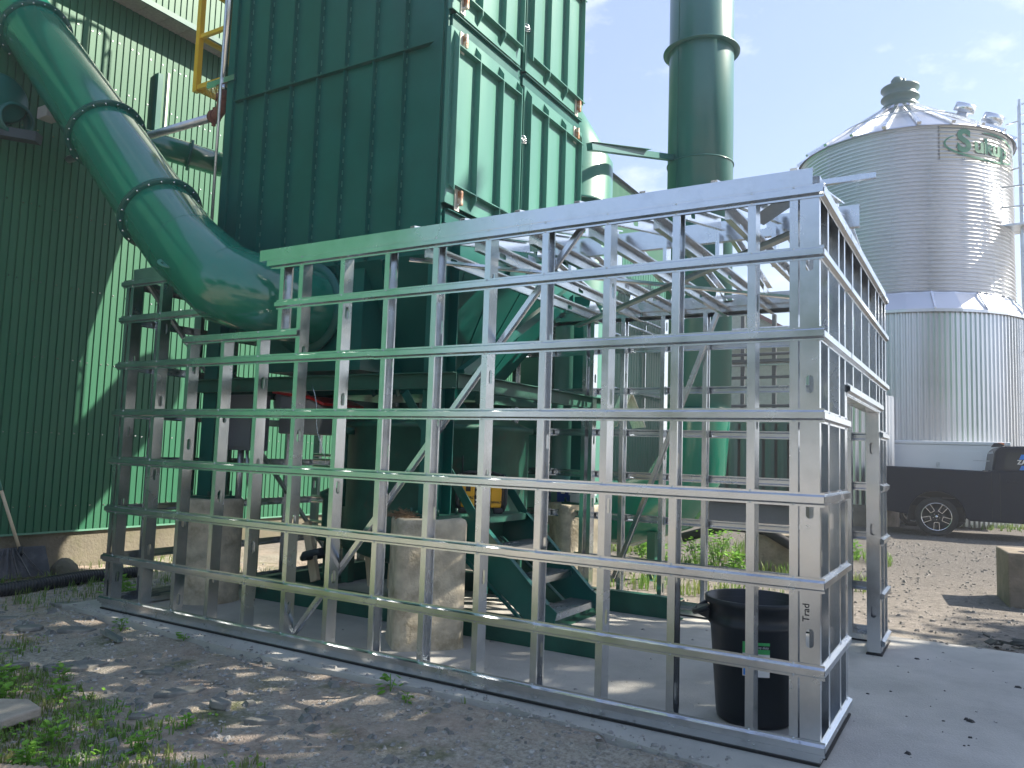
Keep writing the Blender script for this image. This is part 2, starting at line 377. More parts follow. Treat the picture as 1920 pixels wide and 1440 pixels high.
def stud_mb(m, L, flip=False, phase=.3, D=SD, holes=True):
    """local: x flange width, y depth, z length; web at x=0 or x=FW"""
    mb = MB(); t = TK
    mb.box(0, FW, 0, t, 0, L, m); mb.box(0, FW, D - t, D, 0, L, m)
    lx = 0 if flip else FW
    s_ = 1 if flip else -1
    xa, xb = (lx, lx + t) if flip else (lx - t, lx)
    mb.box(xa, xb, t, .013, 0, L, m); mb.box(xa, xb, D - .013, D - t, 0, L, m)
    wx = FW - t if flip else 0
    hs = [(phase + .6096 * i, 0) for i in range(-1, 7)]
    hs = [h for h in hs if .1 < h[0] < L - .1] if holes else []
    wm = m @ axes((wx + t, t, 0), (0, 1, 0), (-1, 0, 0), (0, 0, 1))
    knock(mb, wm, D - 2 * t, L, hs)
    # stiffening bead lines on the web and flange
    bx = wx + (t if not flip else -.0012)
    mb.box(bx, bx + .0012, D * .28, D * .30, 0, L, m); mb.box(bx, bx + .0012, D * .70, D * .72, 0, L, m)
    return mb
Z0, Z1 = .115, 2.885
def P(mb, name, mt=GALV, **k): return mb.build(name, mt, fr, **k)
# front wall studs; flange on Y=0, opening gap for the duct between X=-4.8 and -3.8
flips = {7: 1, 8: 1, 10: 1, 12: 1}
sx = -.33
FX = [sx + (i - 13) * S for i in range(14)] + [-.121]
for i, x in enumerate(FX):
    z1 = 2.30 if i in (2, 3, 4) else Z1
    x0 = x - FW / 2
    flip = not flips.get(i, 0)
    if i == 14: flip = True
    # right-hand web is the common case
    m = axes((x0, 0, Z0), (1, 0, 0), (0, 1, 0), (0, 0, 1))
    P(stud_mb(m, z1 - Z0, flip, .25 + .13 * ((i * 7) % 5)), 'stud')
# king stud at right side of duct opening
P(stud_mb(axes((-3.80, 0, 2.315), (1, 0, 0), (0, 1, 0), (0, 0, 1)), Z1 - 2.315, False, .4), 'stud')
P(stud_mb(axes((-5.70, 0, Z0), (1, 0, 0), (0, 1, 0), (0, 0, 1)), Z1 - Z0, False, .45), 'stud')
# corner stud, web facing the camera
P(stud_mb(axes((-SD, .041 + .001, Z0), (0, -1, 0), (1, 0, 0), (0, 0, 1)), Z1 - Z0, True, .56), 'stud')
# right wall: flange on X=0, web faces -Y
def rstud(y, z0, z1, phase, d=SD): P(stud_mb(axes((0, y, z0), (0, 1, 0), (-1, 0, 0), (0, 0, 1)), z1 - z0, False, phase, d), 'stud')
for i, (y, a, b_) in enumerate([(.245, Z0, Z1), (.60, Z0, Z1), (.815, Z0, Z1), (.86, Z0, 1.90), (1.145, 1.97, Z1), (1.545, 1.97, Z1), (1.946, 1.97, Z1), (2.368, 1.97, Z1), (2.52, Z0, 1.90), (2.566, Z0, Z1), (2.80, Z0, Z1), (3.02, Z0, Z1)]):
    rstud(y, a, b_, .3 + .17 * ((i * 5) % 4))
# back wall (flange on Y=3.09) and left wall
for i in range(14):
    x = -.30 - i * S
    P(stud_mb(axes((x, 3.09, Z0), (1, 0, 0), (0, -1, 0), (0, 0, 1)), Z1 - Z0, i % 3 == 1, .2 + .15 * (i % 4)), 'stud')
for x in (-2.66, -.10): P(stud_mb(axes((x, 3.09, Z0), (1, 0, 0), (0, -1, 0), (0, 0, 1)), Z1 - Z0, True, .33), 'stud')
for i in range(7):
    y = .30 + i * S
    P(stud_mb(axes((-5.70, y, Z0), (0, 1, 0), (1, 0, 0), (0, 0, 1)), Z1 - Z0, i % 2 == 0, .25 + .12 * (i % 4)), 'stud')
# hat channels
HAT = [(-.035, 0), (-.024, 0), (-.0145, .0215), (.0145, .0215), (.024, 0), (.035, 0)]
def screw(mb, p, nrm):
    nrm = Vector(nrm); m = frame(Vector(p), Vector(p) + nrm, (0, 0, 1) if abs(nrm.z) < .5 else (1, 0, 0))
    mb.lathe([(.0055, 0), (.0052, .0022), (.003, .0038), (0.0002, .0042)], n=8, m=m)
def hat(a, b, z, out, cross=(), joints=(), mt=GALV):
    """channel between a and b (2-D points) at height z, standing out along out"""
    a3, b3 = Vector((*a, z)), Vector((*b, z)); d = (b3 - a3).normalized(); o = Vector((*out, 0)); L = (b3 - a3).length
    mb = MB(); cuts = [0] + [j for j in joints if 0 < j < L] + [L]; lift = 0
    for k_ in range(len(cuts) - 1):
        s0, s1 = cuts[k_], cuts[k_ + 1] + (.03 if k_ < len(cuts) - 2 else 0)
        lift = .0018 * (k_ % 2); dz = random.uniform(-.0025, .0025)
        m = axes(a3 + d * s0 + o * (.0006 + lift) + Vector((0, 0, dz)), Vector((0, 0, 1)), o, d)
        mb.sheet(HAT, .0012, m, s1 - s0)
    for c in cross:
        for dz in (-.0275, .0275):
            if random.random() < .85: screw(mb, a3 + d * c + o * .003 + Vector((0, 0, dz + random.uniform(-.002, .002))), o)
    return P(mb, 'hat_channel', mt)
XA, XB = -5.745, .023
fc = [x - XA for x in FX]
JN = {0: (3.9,), 1: (3.02,), 2: (4.0,), 3: (3.0,), 4: (.55, 4.1), 5: (2.9,), 6: (4.05,), 7: (3.2,)}
for k_, z in enumerate(LV):
    if k_ == 6:
        hat((XA, 0), (-4.47, 0), z, (0, -1), fc[:3]); hat((-3.82, 0), (XB, 0), z, (0, -1), [x + 3.82 for x in FX if x > -3.8], (2.2,))
    elif k_ == 7:
        hat((XA, 0), (-4.98, 0), z, (0, -1), fc[:2]); hat((-3.90, 0), (XB, 0), z, (0, -1), [x + 3.90 for x in FX if x > -3.8], (2.4,))
    else: hat((XA, 0), (XB, 0), z, (0, -1), fc, JN[k_])
hat((-4.86, 0), (-3.57, 0), 2.325, (0, -1), [.03, .45, .86, 1.2])
RY = [.265, .62, .835]
for k_, z in enumerate(LV):
    if k_ in (5, 6, 7): hat((0, .002), (0, 3.075), z, (1, 0), RY + [1.17, 1.57, 1.97, 2.39, 2.6, 3.04], (.93,))
    else:
        if k_ == 4: hat((0, .002), (0, .90), z, (1, 0), RY)
        else: hat((0, .002), (0, .872 + (.02 if k_ == 0 else 0)), z, (1, 0), RY)
        hat((0, 2.60), (0, 3.075), z, (1, 0), [.03, .43])
hat((0, .87), (0, 2.66), 1.945, (1, 0), [.04, .3, .7, 1.1, 1.5, 1.75])
for k_, z in enumerate(LV):
    hat((XA + .02, 3.09), (-.01, 3.09), z, (0, 1), [i * S + .2 for i in range(14)], (2.8,))
    hat((-5.70, .03), (-5.70, 3.05), z, (-1, 0), [i * S + .3 for i in range(7)], (1.6,))
# tracks
def track(a, b, z, upw, D=SD + .004, h=.042, inn=(0, 1)):
    a3, b3 = Vector((*a, z)), Vector((*b, z)); d = (b3 - a3).normalized(); i3 = Vector((*inn, 0)); u = 1 if upw else -1
    mb = MB(); m = axes(a3 - i3 * .0022, i3, Vector((0, 0, u)), d)
    mb.sheet([(0, h), (0, 0), (D, 0), (D, h)], .0012, m, (b3 - a3).length)
    for c in np.arange(.12, (b3 - a3).length, S):
        screw(mb, a3 + d * c - i3 * .0026 + Vector((0, 0, u * h * .6)), -i3)
    return P(mb, 'track')
track((-5.71, 0), (0, 0), .104, True); track((-5.71, 0), (-4.98, 0), 2.894, False); track((-3.95, 0), (0, 0), 2.894, False)
track((-5.71, 3.09), (0, 3.09), .104, True, inn=(0, -1)); track((-5.71, 3.09), (0, 3.09), 2.894, False, inn=(0, -1))
track((0, .0), (0, .9), .104, True, inn=(-1, 0)); track((0, 2.56), (0, 3.09), .104, True, inn=(-1, 0)); track((0, 0), (0, 3.09), 2.894, False, inn=(-1, 0))
track((-5.70, 0.1), (-5.70, 3.0), .104, True, inn=(1, 0)); track((-5.70, .1), (-5.70, 3.0), 2.894, False, inn=(1, 0))
mb = MB(); mb.box(-4.86, -3.6, .002, .094, 2.300, 2.3014); P(mb, 'track')
mb = MB(); mb.box(-.094, -.002, .90, 2.52, 1.903, 1.966, None); P(mb, 'door_header')
mb = MB(); mb.box(-.1, .004, .89, .892, 1.97, 2.0); P(mb, 'track')
# rim fascia band above the top channel
def band(a, b, inn, z0=2.8965, z1=2.979):
    a3, b3 = Vector((*a, z0)), Vector((*b, z0)); d = (b3 - a3).normalized(); i3 = Vector((*inn, 0)); L = (b3 - a3).length
    mb = MB(); cuts = [0, L] if L < 2 else [0, L * .48, L]
    for q in range(len(cuts) - 1):
        m = axes(a3 + d * cuts[q] - i3 * (.002 + .0015 * q), i3, Vector((0, 0, 1)), d)
        mb.sheet([(.04, 0), (0, 0), (0, z1 - z0), (.045, z1 - z0)], .0013, m, cuts[q + 1] - cuts[q] + (.02 if q == 0 and len(cuts) > 2 else 0))
    return P(mb, 'rim_track')
band((-5.61, 0), (-5.0, 0), (0, 1)); band((-4.03, 0), (-.03, 0), (0, 1)); band((0, .0), (0, 3.06), (-1, 0), 2.8965, 2.935)
band((-5.6, 3.09), (-.02, 3.09), (0, -1), 2.8965, 2.96)
# foam sill gasket
mb = MB(); mb.box(-5.715, .0, -.012, .10, SLAB_Z + .0005, .1035); P(mb, 'sill_gasket', RUBBER)
mb = MB(); mb.box(-.10, .012, .101, .905, SLAB_Z + .0005, .1035); P(mb, 'sill_gasket', RUBBER)
mb = MB(); mb.box(-.10, .012, 2.52, 3.11, SLAB_Z + .0005, .1035); P(mb, 'sill_gasket', RUBBER)
mb = MB(); mb.box(-5.715, -.11, 2.99, 3.11, SLAB_Z + .0005, .1035); P(mb, 'sill_gasket', RUBBER)
# joists and rafters
CH = [(.040, .012), (.040, 0), (0, 0), (0, .152), (.040, .152), (.040, .140)]
CH2 = [(.034, .010), (.034, 0), (0, 0), (0, .092), (.034, .092), (.034, .082)]
def cchan(a, b, name, prof=CH2, up=(0, 0, 1), mt=GALV, mir=False, holes=True):
    a, b = Vector(a), Vector(b); m = frame(a, b, up); L = (b - a).length
    if mir:
        for i in range(3): m[i][0] = -m[i][0]
    mb = MB(); H = max(p[1] for p in prof); Wd = max(p[0] for p in prof)
    mb.sheet([prof[0], prof[1], prof[2]], .0013, m, L); mb.sheet([prof[3], prof[4], prof[5]], .0013, m, L)
    wm = m @ axes((0, 0, 0), (0, 1, 0), (1, 0, 0), (0, 0, 1))
    knock(mb, wm, H, L, [(c, 0) for c in np.arange(.35, L, .61)] if holes else [])
    return P(mb, name, mt)
RX = [-.14 - i * S for i in range(7)]
for i, x in enumerate(RX):
    cchan((x, .01, 2.90), (x, 1.60, 3.19), 'rafter', CH2, mir=True)
    cchan((x, 1.72, 3.19), (x, 3.10, 2.97), 'rafter', CH2, mir=True)
    cchan((x + .046, .10, 2.80), (x + .046, 2.98, 2.80), 'ceiling_joist', CH2, mir=True)
    mb = MB(); mb.prism([(2.66, 2.895), (2.98, 2.805), (2.98, 2.895), (2.72, 3.03)], axes((x + .0495, 0, 0), (0, 1, 0), (0, 0, 1), (1, 0, 0)), .0014); P(mb, 'gusset_plate')
for i in range(0, 7):
    x = RX[i] - .05
    mb = MB(); mb.box(x, x + .035, 1.62, 1.66, 2.895, 3.18); mb.box(x + .034, x + .0355, 1.60, 1.70, 2.90, 3.18); P(mb, 'cripple_stud')
cchan((-2.86, 1.66, 3.13), (-.02, 1.66, 3.13), 'ridge_beam', [(.05, .012), (.05, 0), (0, 0), (0, .15), (.05, .15), (.05, .138)])
cchan((-2.84, 2.97, 2.895), (-.02, 2.97, 2.895), 'ridge_beam', [(.04, .012), (.04, 0), (0, 0), (0, .10), (.04, .10), (.04, .088)])
# diagonal braces
def brace(a, b, mt=GALV, up=(0, 0, 1), wd=.055):
    a, b = Vector(a), Vector(b); m = frame(a, b, up); mb = MB()
    mb.sheet([(-wd / 2, .0), (-wd / 2 + .010, 0), (-wd / 2 + .014, .02), (wd / 2 - .014, .02), (wd / 2 - .010, 0), (wd / 2, 0)], .0013, m, (b - a).length)
    return P(mb, 'diagonal_brace', mt)
brace((-3.58, .118, .16), (-1.36, .118, 2.87), up=(0, -1, 0))
brace((-2.34, 2.96, .36), (-1.36, 2.96, 2.87), up=(0, -1, 0))
brace((-5.585, .12, 2.88), (-5.585, 2.7, .15), up=(1, 0, 0), mt=GALV_DULL)
brace((-2.634, .07, 2.78), (-.42, 2.44, 2.78), up=(0, 0, 1), wd=.06); brace((-2.66, 2.70, 2.755), (-.12, .30, 2.77), up=(0, 0, -1), mt=GALV_DULL, wd=.075)
mb = MB(); mb.bar((-.40, .40, 2.86), (-.02, .10, 2.95), .09, .0015, (.3, .2, 1)); P(mb, 'gusset_plate', GALV_DULL)
text_obj('handwriting', 'Trad', .045, axes((-.062, -.0022, .79), (0, 0, 1), (-1, 0, 0), (0, -1, 0)) , INK, fr, .0003)

# loose steel angle lying on the roof and sticking out
lo = thing('loose_steel_angle', (-.1, .7, 3.12), 'loose galvanised angle lying on the enclosure roof and sticking out to the right', 'steel angle')
mb = MB(); mb.sheet([(0, .032), (0, 0), (.032, 0)], .002, frame((-.42, .70, 3.125), (.185, .71, 3.13)), .605); mb.build('angle_bar', GALV, lo)

# ------------------------------------------------------------------ dust collector tower
TX0, TX1, TY0, TY1, TZ0, TZ1 = -5.53, -2.97, .80, 3.17, 3.05, 8.9
tw = thing('dust_collector', (-4.25, 2, SLAB_Z), 'tall dark green steel dust collector tower with ribbed doors, standing inside the stud enclosure', 'dust collector')
def T(mb, name, mt=GREEN, **k): return mb.build(name, mt, tw, **k)
mb = MB(); mb.box(TX0, TX1, TY0, TY1, TZ0, TZ1); T(mb, 'housing')
RBX = [-5.275, -4.986, -4.658, -4.326, -4.003, -3.677, -3.35]
for x in RBX[1:] + [-5.27]:
    mb = MB(); mb.box(x - .004, x + .004, TY0 - .045, TY0 - .001, TZ0, 4.76); mb.box(x - .004, x + .004, TY0 - .045, TY0 - .001, 4.80, TZ1)
    T(mb, 'stiffener_rib')
mb = MB()
for x in RBX[1:] + [-5.27]:
    for z in np.arange(TZ0 + .05, 7.5, .105):
        mb.box(x + .004, x + .011, TY0 - .008, TY0 - .0005, z, z + random.uniform(.025, .05))
tag(T(mb, 'weld_beads', GREEN_DOOR), kind='stuff')  # lighter green on the beads stands in for their highlights
for a, b in (((-4.6, 3.1, 3.6), (-4.6, 5.0, 6.05)),):
    mb = MB(); mb.tube([a, b], .42, 40); T(mb, 'added_shade_tube')  # inclined tube added behind the tower, out of view, to shade the building wall
mb = MB(); mb.prism([(-5.42, 0), (-3.13, 0), (-3.03, .045), (-5.42, .045)], axes((0, TY0 - .001, 4.770), (1, 0, 0), (0, -1, 0), (0, 0, 1)), .008); T(mb, 'seam_flange')
for z in (7.0,): mb = MB(); mb.box(-5.45, -3.05, TY0 - .05, TY0 - .001, z, z + .008); T(mb, 'seam_flange')
mb = MB(); mb.box(TX0 - .012, TX0 + .075, TY0 - .03, TY0 - .001, TZ0, TZ1); T(mb, 'corner_post', GREEN)
mb = MB(); mb.box(TX1 - .03, TX1 - .001, TY0 - .022, TY0 - .001, TZ0, TZ1); mb.tube([(TX1 - .002, TY0 - .004, TZ0), (TX1 - .002, TY0 - .004, TZ1)], .007, 6); T(mb, 'corner_post', GREEN)
# right face frame
mb = MB()
for y0, y1 in ((TY0, TY0 + .02), (1.872, 1.945), (TY1 - .03, TY1)): mb.box(TX1 + .001, TX1 + .035, y0, y1, TZ0, TZ1)
T(mb, 'door_frame', GREEN)
for z in (3.30, 4.905, 6.47, 8.0):
    mb = MB(); mb.box(TX1 + .002, TX1 + .055, TY0 + .03, 1.868, z - .006, z + .10); mb.box(TX1 + .055, TX1 + .085, TY0 + .03, 1.868, z + .094, z + .10); mb.box(TX1 + .002, TX1 + .055, 1.95, TY1 - .035, z - .006, z + .10); mb.box(TX1 + .055, TX1 + .085, 1.95, TY1 - .035, z + .094, z + .10); T(mb, 'door_frame', GREEN)
def door(y0, y1, z0, z1, ys):
    X = TX1 + .066
    mb = MB(); mb.box(X, X + .012, y0, y1, z0, z1); mb.box(X - .03, X, y0, y0 + .01, z0, z1)
    d = mb.build('vent_door', GREEN_DOOR, tw, bevel=.003)
    for y in ys:
        m2 = MB(); m2.prism([(z0 + .16, 0), (z0 + .02 if y not in (ys[0], ys[-1]) else z0 + .16, .0), (z0 + .10, .055), (z1 - .10, .055), (z1 - .02, 0)], axes((X + .0125, y - .004, 0), (0, 0, 1), (1, 0, 0), (0, 1, 0)), .008)
        for z in np.arange(z0 + .2, z1 - .2, .10): m2.box(X + .0125, X + .019, y - .011, y - .004, z, z + .04)
        m2.build('stiffener_rib', GREEN_DOOR, d)
    for zz, sgn in ((z1 - .155, 1), (z0 + .15, -1)):
        m2 = MB(); m2.box(X + .0125, X + .067, y0 + .05, y1 - .05, zz - .004, zz + .004); m2.build('angle_bar', GREEN_DOOR, d)
    return d
YN = [.83, 1.144, 1.509, 1.823]; YF = [2.0, 2.33, 2.70, 3.06]
for z0, z1 in ((3.44, 4.885), (5.03, 6.45), (6.59, 7.98), (8.12, 8.85)):
    door(.765 + .02, 1.858, z0, z1, YN); door(1.95, 3.155, z0, z1, YF)
def latch(y, z):
    X = TX1 + .08
    mb = MB(); mb.box(X, X + .008, y - .03, y + .03, z - .09, z + .085); mb.lathe([(.012, 0), (.012, .018), (.004, .022)], (0, 0, 0), 8, axes((X + .008, y, z - .045), (0, 1, 0), (0, 0, 1), (1, 0, 0))); T(mb, 'latch', CHALK)
    m2 = MB(); m2.box(X + .009, X + .05, y - .004, y + .03, z - .05, z + .075); m2.build('latch', RUSTP, tw, bevel=.012)
for y, z in ((.94, 3.50), (.93, 4.80), (.92, 5.13), (2.98, 4.80), (3.0, 5.10), (2.98, 3.5), (.94, 6.4)): latch(y, z)
for y, z in ((1.93, 4.38), (1.93, 3.44), (1.93, 5.45)):
    mb = MB()
    for k_ in range(3): mb.tube([(TX1 + .09 + .012 * math.cos(t), y + .022 * math.cos(t) + .015 * k_, z + .018 * math.sin(t) - .012 * k_) for t in np.linspace(0, 2 * math.pi, 9)], .004, 5)
    mb.tube([(TX1 + .09, y - .07 + .02 * k_, z - .03 - .03 * math.sin(k_ / 5 * math.pi)) for k_ in range(6)], .003, 5); T(mb, 'shackle', GALV)
mb = MB(); mb.prism([(TY1, 4.50), (TY1 + .12, 4.52), (TY1 + .17, 4.60), (TY1 + .10, 4.67), (TY1 + .02, 4.64)], axes((TX1 - .01, 0, 0), (0, 1, 0), (0, 0, 1), (1, 0, 0)), .015); T(mb, 'lifting_lug')
# hopper
mb = MB(); hb = [(-4.95, 1.5, 2.0), (-3.55, 1.5, 2.0), (-3.55, 2.5, 2.0), (-4.95, 2.5, 2.0)]; ht = [(TX0, TY0 + .0, TZ0), (TX1, TY0, TZ0), (TX1, TY1, TZ0), (TX0, TY1, TZ0)]
mb.add(ht + hb, [(0, 1, 5, 4), (1, 2, 6, 5), (2, 3, 7, 6), (3, 0, 4, 7), (4, 5, 6, 7)])
T(mb, 'hopper')
for t in (.2, .4, .6, .8):
    mb = MB()
    a = Vector(ht[1]).lerp(Vector(ht[2]), t); b = Vector(hb[1]).lerp(Vector(hb[2]), t); mb.bar(a, b, .012, .09, (1, 0, 1)); T(mb, 'hopper_rib')
    mb = MB(); a = Vector(ht[0]).lerp(Vector(ht[1]), t); b = Vector(hb[0]).lerp(Vector(hb[1]), t); 
    if t > .5: mb.bar(a, b, .012, .09, (0, -1, 1)); T(mb, 'hopper_rib')
# square skirt around the inlet
mb = MB(); mb.box(-4.82, -3.72, .83, 1.6, 2.15, TZ0 - .002); T(mb, 'inlet_box')
# ring beam and legs
for a, b in (((-5.5, .62, 2.02), (-2.60, .62, 2.02)), ((-2.62, .68, 2.02), (-2.62, 3.25, 2.02)), ((-5.48, .68, 2.02), (-5.48, 3.25, 2.02)), ((-5.5, 3.3, 2.02), (-2.60, 3.3, 2.02))):
    mb = MB(); m = frame(a, b); mb.sheet([(-.045, -.06), (.01, -.06), (.01, .06), (-.045, .06)], .008, m, (Vector(b) - Vector(a)).length); T(mb, 'support_beam', GREEN_OLD)
for x, y in ((-2.865, .78), (-5.40, .78), (-2.865, 3.30), (-5.40, 3.30)):
    mb = MB(); h0 = 1.03
    mb.box(x - .088, x + .088, y - .088, y - .078, h0, TZ0 + .1); mb.box(x - .088, x + .088, y + .078, y + .088, h0, TZ0 + .1); mb.box(x - .005, x + .005, y - .078, y + .078, h0, TZ0 + .1)
    l_ = T(mb, 'leg')
    m2 = MB(); m2.box(x - .15, x + .15, y - .15, y + .15, 1.005, 1.03)
    for dx in (-.12, .12):
        for dy in (-.12, .12): m2.tube([(x + dx, y + dy, 1.03), (x + dx, y + dy, 1.075)], .012, 6)
    m2.build('base_plate', GREEN_OLD, l_)
mb = MB(); mb.bar((-2.9, 3.25, 2.0), (-2.9, 1.4, 1.95), .09, .09); T(mb, 'support_beam', GREEN_OLD)
mb = MB(); mb.bar((-2.75, .9, 2.1), (-2.75, 2.7, 3.1), .07, .07); T(mb, 'support_beam')
# tall narrow ladder-style dark rails at the back corner
for x, y in ((-2.80, 3.26), (-2.95, 3.4)):
    mb = MB(); mb.box(x - .03, x + .03, y - .03, y + .03, SLAB_Z, TZ0); T(mb, 'leg')

# dark tank under the hopper
tk = thing('discharge_drum', (-3.75, 2.05, SLAB_Z), 'round dark green drum under the dust collector hopper', 'tank')
mb = MB(); mb.lathe([(.02, .42), (.55, .50), (.85, .62), (.86, .9), (.86, 1.68), (.90, 1.69), (.90, 1.73), (.86, 1.74), (.5, 1.88), (.02, 1.9)], (-3.75, 2.0, 0), 40); mb.build('drum', GREEN_OLD, tk)
for x, y in ((-4.35, 1.5), (-3.15, 1.55), (-3.15, 2.5), (-4.35, 2.5)):
    mb = MB(); mb.box(x - .04, x + .04, y - .04, y + .04, .28, .95); mb.build('leg', GREEN_OLD, tk)
mb = MB(); mb.tube([(-4.10, 1.1, 1.0), (-4.10, 1.1, 1.62)], .035, 12); mb.tube([(-4.10, 1.1, 1.62), (-4.10, 1.1, 1.68)], .09, 12); mb.build('valve_stem', GREEN_OLD, tk)
mb = MB()
for q in range(10):
    y = random.uniform(1.1, 1.35); mb.add([(random.uniform(-3.35, -2.85), y, 1.765 + random.uniform(0, .02)) for _ in range(4)], [(0, 1, 2), (1, 2, 3)])
mb.build('foil_scrap', FOIL, tk)
vp = thing('vertical_pump', (-4.7, 1.5, .28), 'small dark green vertical pump between the two front pillars', 'pump')
mb = MB(); mb.lathe([(.02, .28), (.16, .28), (.16, .31), (.07, .33), (.07, .62), (.13, .64), (.13, .68), (.10, .70), (.10, 1.02), (.13, 1.04), (.13, 1.08), (.05, 1.12), (.001, 1.12)], (-4.62, 1.55, 0), 20); mb.build('pump_body', GREEN_OLD, vp)
mb = MB(); mb.tube([(-4.62, 1.45, .5), (-4.62, 1.2, .5), (-4.5, 1.1, .55), (-4.3, 1.1, .6)], .03, 8); mb.build('pipe', STEEL_D, vp)
wd = thing('timber_offcuts', (-3.9, 1.55, .28), 'brown timber offcuts leaning under the drum', 'timber')
for a, b in (((-4.0, 1.45, .29), (-4.15, 1.5, .85)), ((-3.78, 1.45, .29), (-3.80, 1.5, .88)), ((-4.55, 1.3, .29), (-4.75, 1.35, .80)), ((-3.55, 1.5, .29), (-3.55, 1.55, .85))):
    mb = MB(); mb.bar(a, b, .09, .04, (0, 1, 0)); mb.build('board', WOOD, wd)

# control box, red lidded unit
bx = thing('control_box', (-5.2, .86, 1.45), 'grey electrical enclosure marked E13 hanging on the left front leg', 'control box')
mb = MB(); mb.box(-5.40, -4.98, .86, 1.04, 1.45, 1.96); mb.build('cabinet', GREY, bx, bevel=.008)
mb = MB(); mb.box(-5.37, -5.01, .846, .859, 1.48, 1.93); dr = mb.build('cabinet_door', GREY, bx, bevel=.003)
mb = MB(); mb.box(-5.24, -5.10, .842, .8455, 1.775, 1.83); mb.build('label_plate', GREYL, dr)
text_obj('marking', 'E13', .055, axes((-5.17, .8415, 1.80), (1, 0, 0), (0, 0, 1), (0, -1, 0)), INK, dr, .0005, .0015)
mb = MB(); mb.tube([(-5.2, .92, 1.45), (-5.2, .92, 1.0)], .03, 10); mb.tube([(-5.12, .92, 1.45), (-5.12, .95, 1.2), (-5.3, 1.2, .8)], .014, 8); mb.build('conduit', GALV_DULL, bx)
rl = thing('motor_housing', (-5.0, 1.6, 1.7), 'light grey motor housing with a red lid behind the studs under the green beam', 'machine')
mb = MB(); mb.prism([(-5.15, 1.62), (-4.62, 1.62), (-4.55, 1.86), (-4.72, 1.94), (-5.15, 2.00)], axes((0, 1.75, 0), (1, 0, 0), (0, 0, 1), (0, -1, 0)), .45); mb.build('housing', GREYL, rl, bevel=.015)
mb = MB(); mb.prism([(-5.2, 2.005), (-4.70, 1.945), (-4.52, 1.885), (-4.52, 1.91), (-4.70, 1.972), (-5.2, 2.03)], axes((0, 1.80, 0), (1, 0, 0), (0, 0, 1), (0, -1, 0)), .55); mb.build('lid', REDP, rl)
mb = MB(); mb.lathe([(.001, -.22), (.17, -.22), (.2, -.15), (.2, .15), (.17, .2), (.001, .2)], n=20, m=axes((-5.62 + .35, 1.7, 1.94), (0, 1, 0), (0, 0, 1), (1, 0, 0))); mb.build('motor', GREYL, rl)
for z in (1.42, 1.30, .98, .72):
    cd = thing('conduit_run', (-4.6, 2.1, z), {1.42: 'bright horizontal conduit highest behind the studs left of the drum', 1.30: 'short bright horizontal conduit just below the highest one', .98: 'horizontal conduit beside the top of the left round pillar', .72: 'lowest horizontal conduit near the timber offcuts'}[z], 'conduit', 'conduits behind the left studs')
    mb = MB(); x1 = -4.55 if z > 1 else -4.9; mb.tube([(-5.45, 2.1, z), (x1, 2.1, z)], .016, 8); mb.tube([(-5.45, 2.1, z - .05), (x1, 2.1, z - .05)], .012, 8); mb.build('pipe', GALV, cd)
    mb = MB(); mb.tube([(x1 - .05, 2.1, z), (x1 + .01, 2.1, z)], .024, 8); mb.build('coupling', GALV, cd)
ex = thing('red_handle', (-4.4, 1.9, 1.3), 'small red hanging valve tag at the end of the upper conduit', 'tag'); mb = MB(); mb.tube([(-4.55, 1.95, 1.40), (-4.55, 1.95, 1.22)], .016, 8); mb.build('handle', REDP, ex)
wr = MB(); wr.tube([(-3.92 + .18 * (i / 8) + .02 * math.sin(i), .5, 2.0 - .62 * i / 8) for i in range(9)], .003, 5)
tag(wr.build('thin_wire', GALV, None), 'thin loose wire hanging down from the green beam', 'wire')

# ------------------------------------------------------------------ pillars
def pillar(cx, cy, r, ang, nside, label, h=.915, mt=CONC):
    n = 40; vs = []; prof = [(0, 1.0), (.04, 1.02), (.3, 1.0), (.6, .99), (.97, .99), (1.0, .955)]
    t = thing('concrete_pillar', (cx, cy, SLAB_Z), label, 'concrete pillar', 'concrete pillars under the dust collector')
    mb = MB(); rings = []
    N = 48
    zz = list(np.linspace(0, .96, 16)) + [.99, 1.0]
    for zf in zz:
        for j in range(N):
            th = 2 * math.pi * j / N
            if nside: a = (th - ang) % (math.pi / 2) - math.pi / 4; k_ = 1 / max(math.cos(a), .0); k_ = min(k_, 1.27); rr = r * k_
            else: rr = r
            rr *= 1 + .012 * mnoise.noise(Vector((math.cos(th) * 2, math.sin(th) * 2, zf * 3 + cx)))
            if zf > .98: rr -= .018 * (zf - .98) / .02
            if zf == 1.0: rr -= 0
            if zf < .02: rr *= 1.03
            vs.append((cx + rr * math.cos(th), cy + rr * math.sin(th), SLAB_Z + zf * h))
    k_ = len(zz); fs = [(i * N + j, i * N + (j + 1) % N, (i + 1) * N + (j + 1) % N, (i + 1) * N + j) for i in range(k_ - 1) for j in range(N)] + [tuple((k_ - 1) * N + j for j in range(N))]
    mb.add(vs, fs, True); mb.sm[-1] = False; mb.build('shaft', mt, t)
    if nside:     # dark cracks and pits as thin grooves of real relief
        pass
    return t
pA = pillar(-2.90, .76, .255, R(2), 1, 'squared concrete pillar with rounded corners under the right front leg, straw on top')
pillar(-5.40, .80, .275, 0, 0, 'round concrete pillar at the left end behind the studs')
pillar(-2.92, 3.36, .255, 0, 1, 'concrete pillar at the back beside the stairs with plastic boxes on top')
pillar(-5.40, 3.36, .26, 0, 0, 'round concrete pillar at the far left back corner')
ns = MB(); 
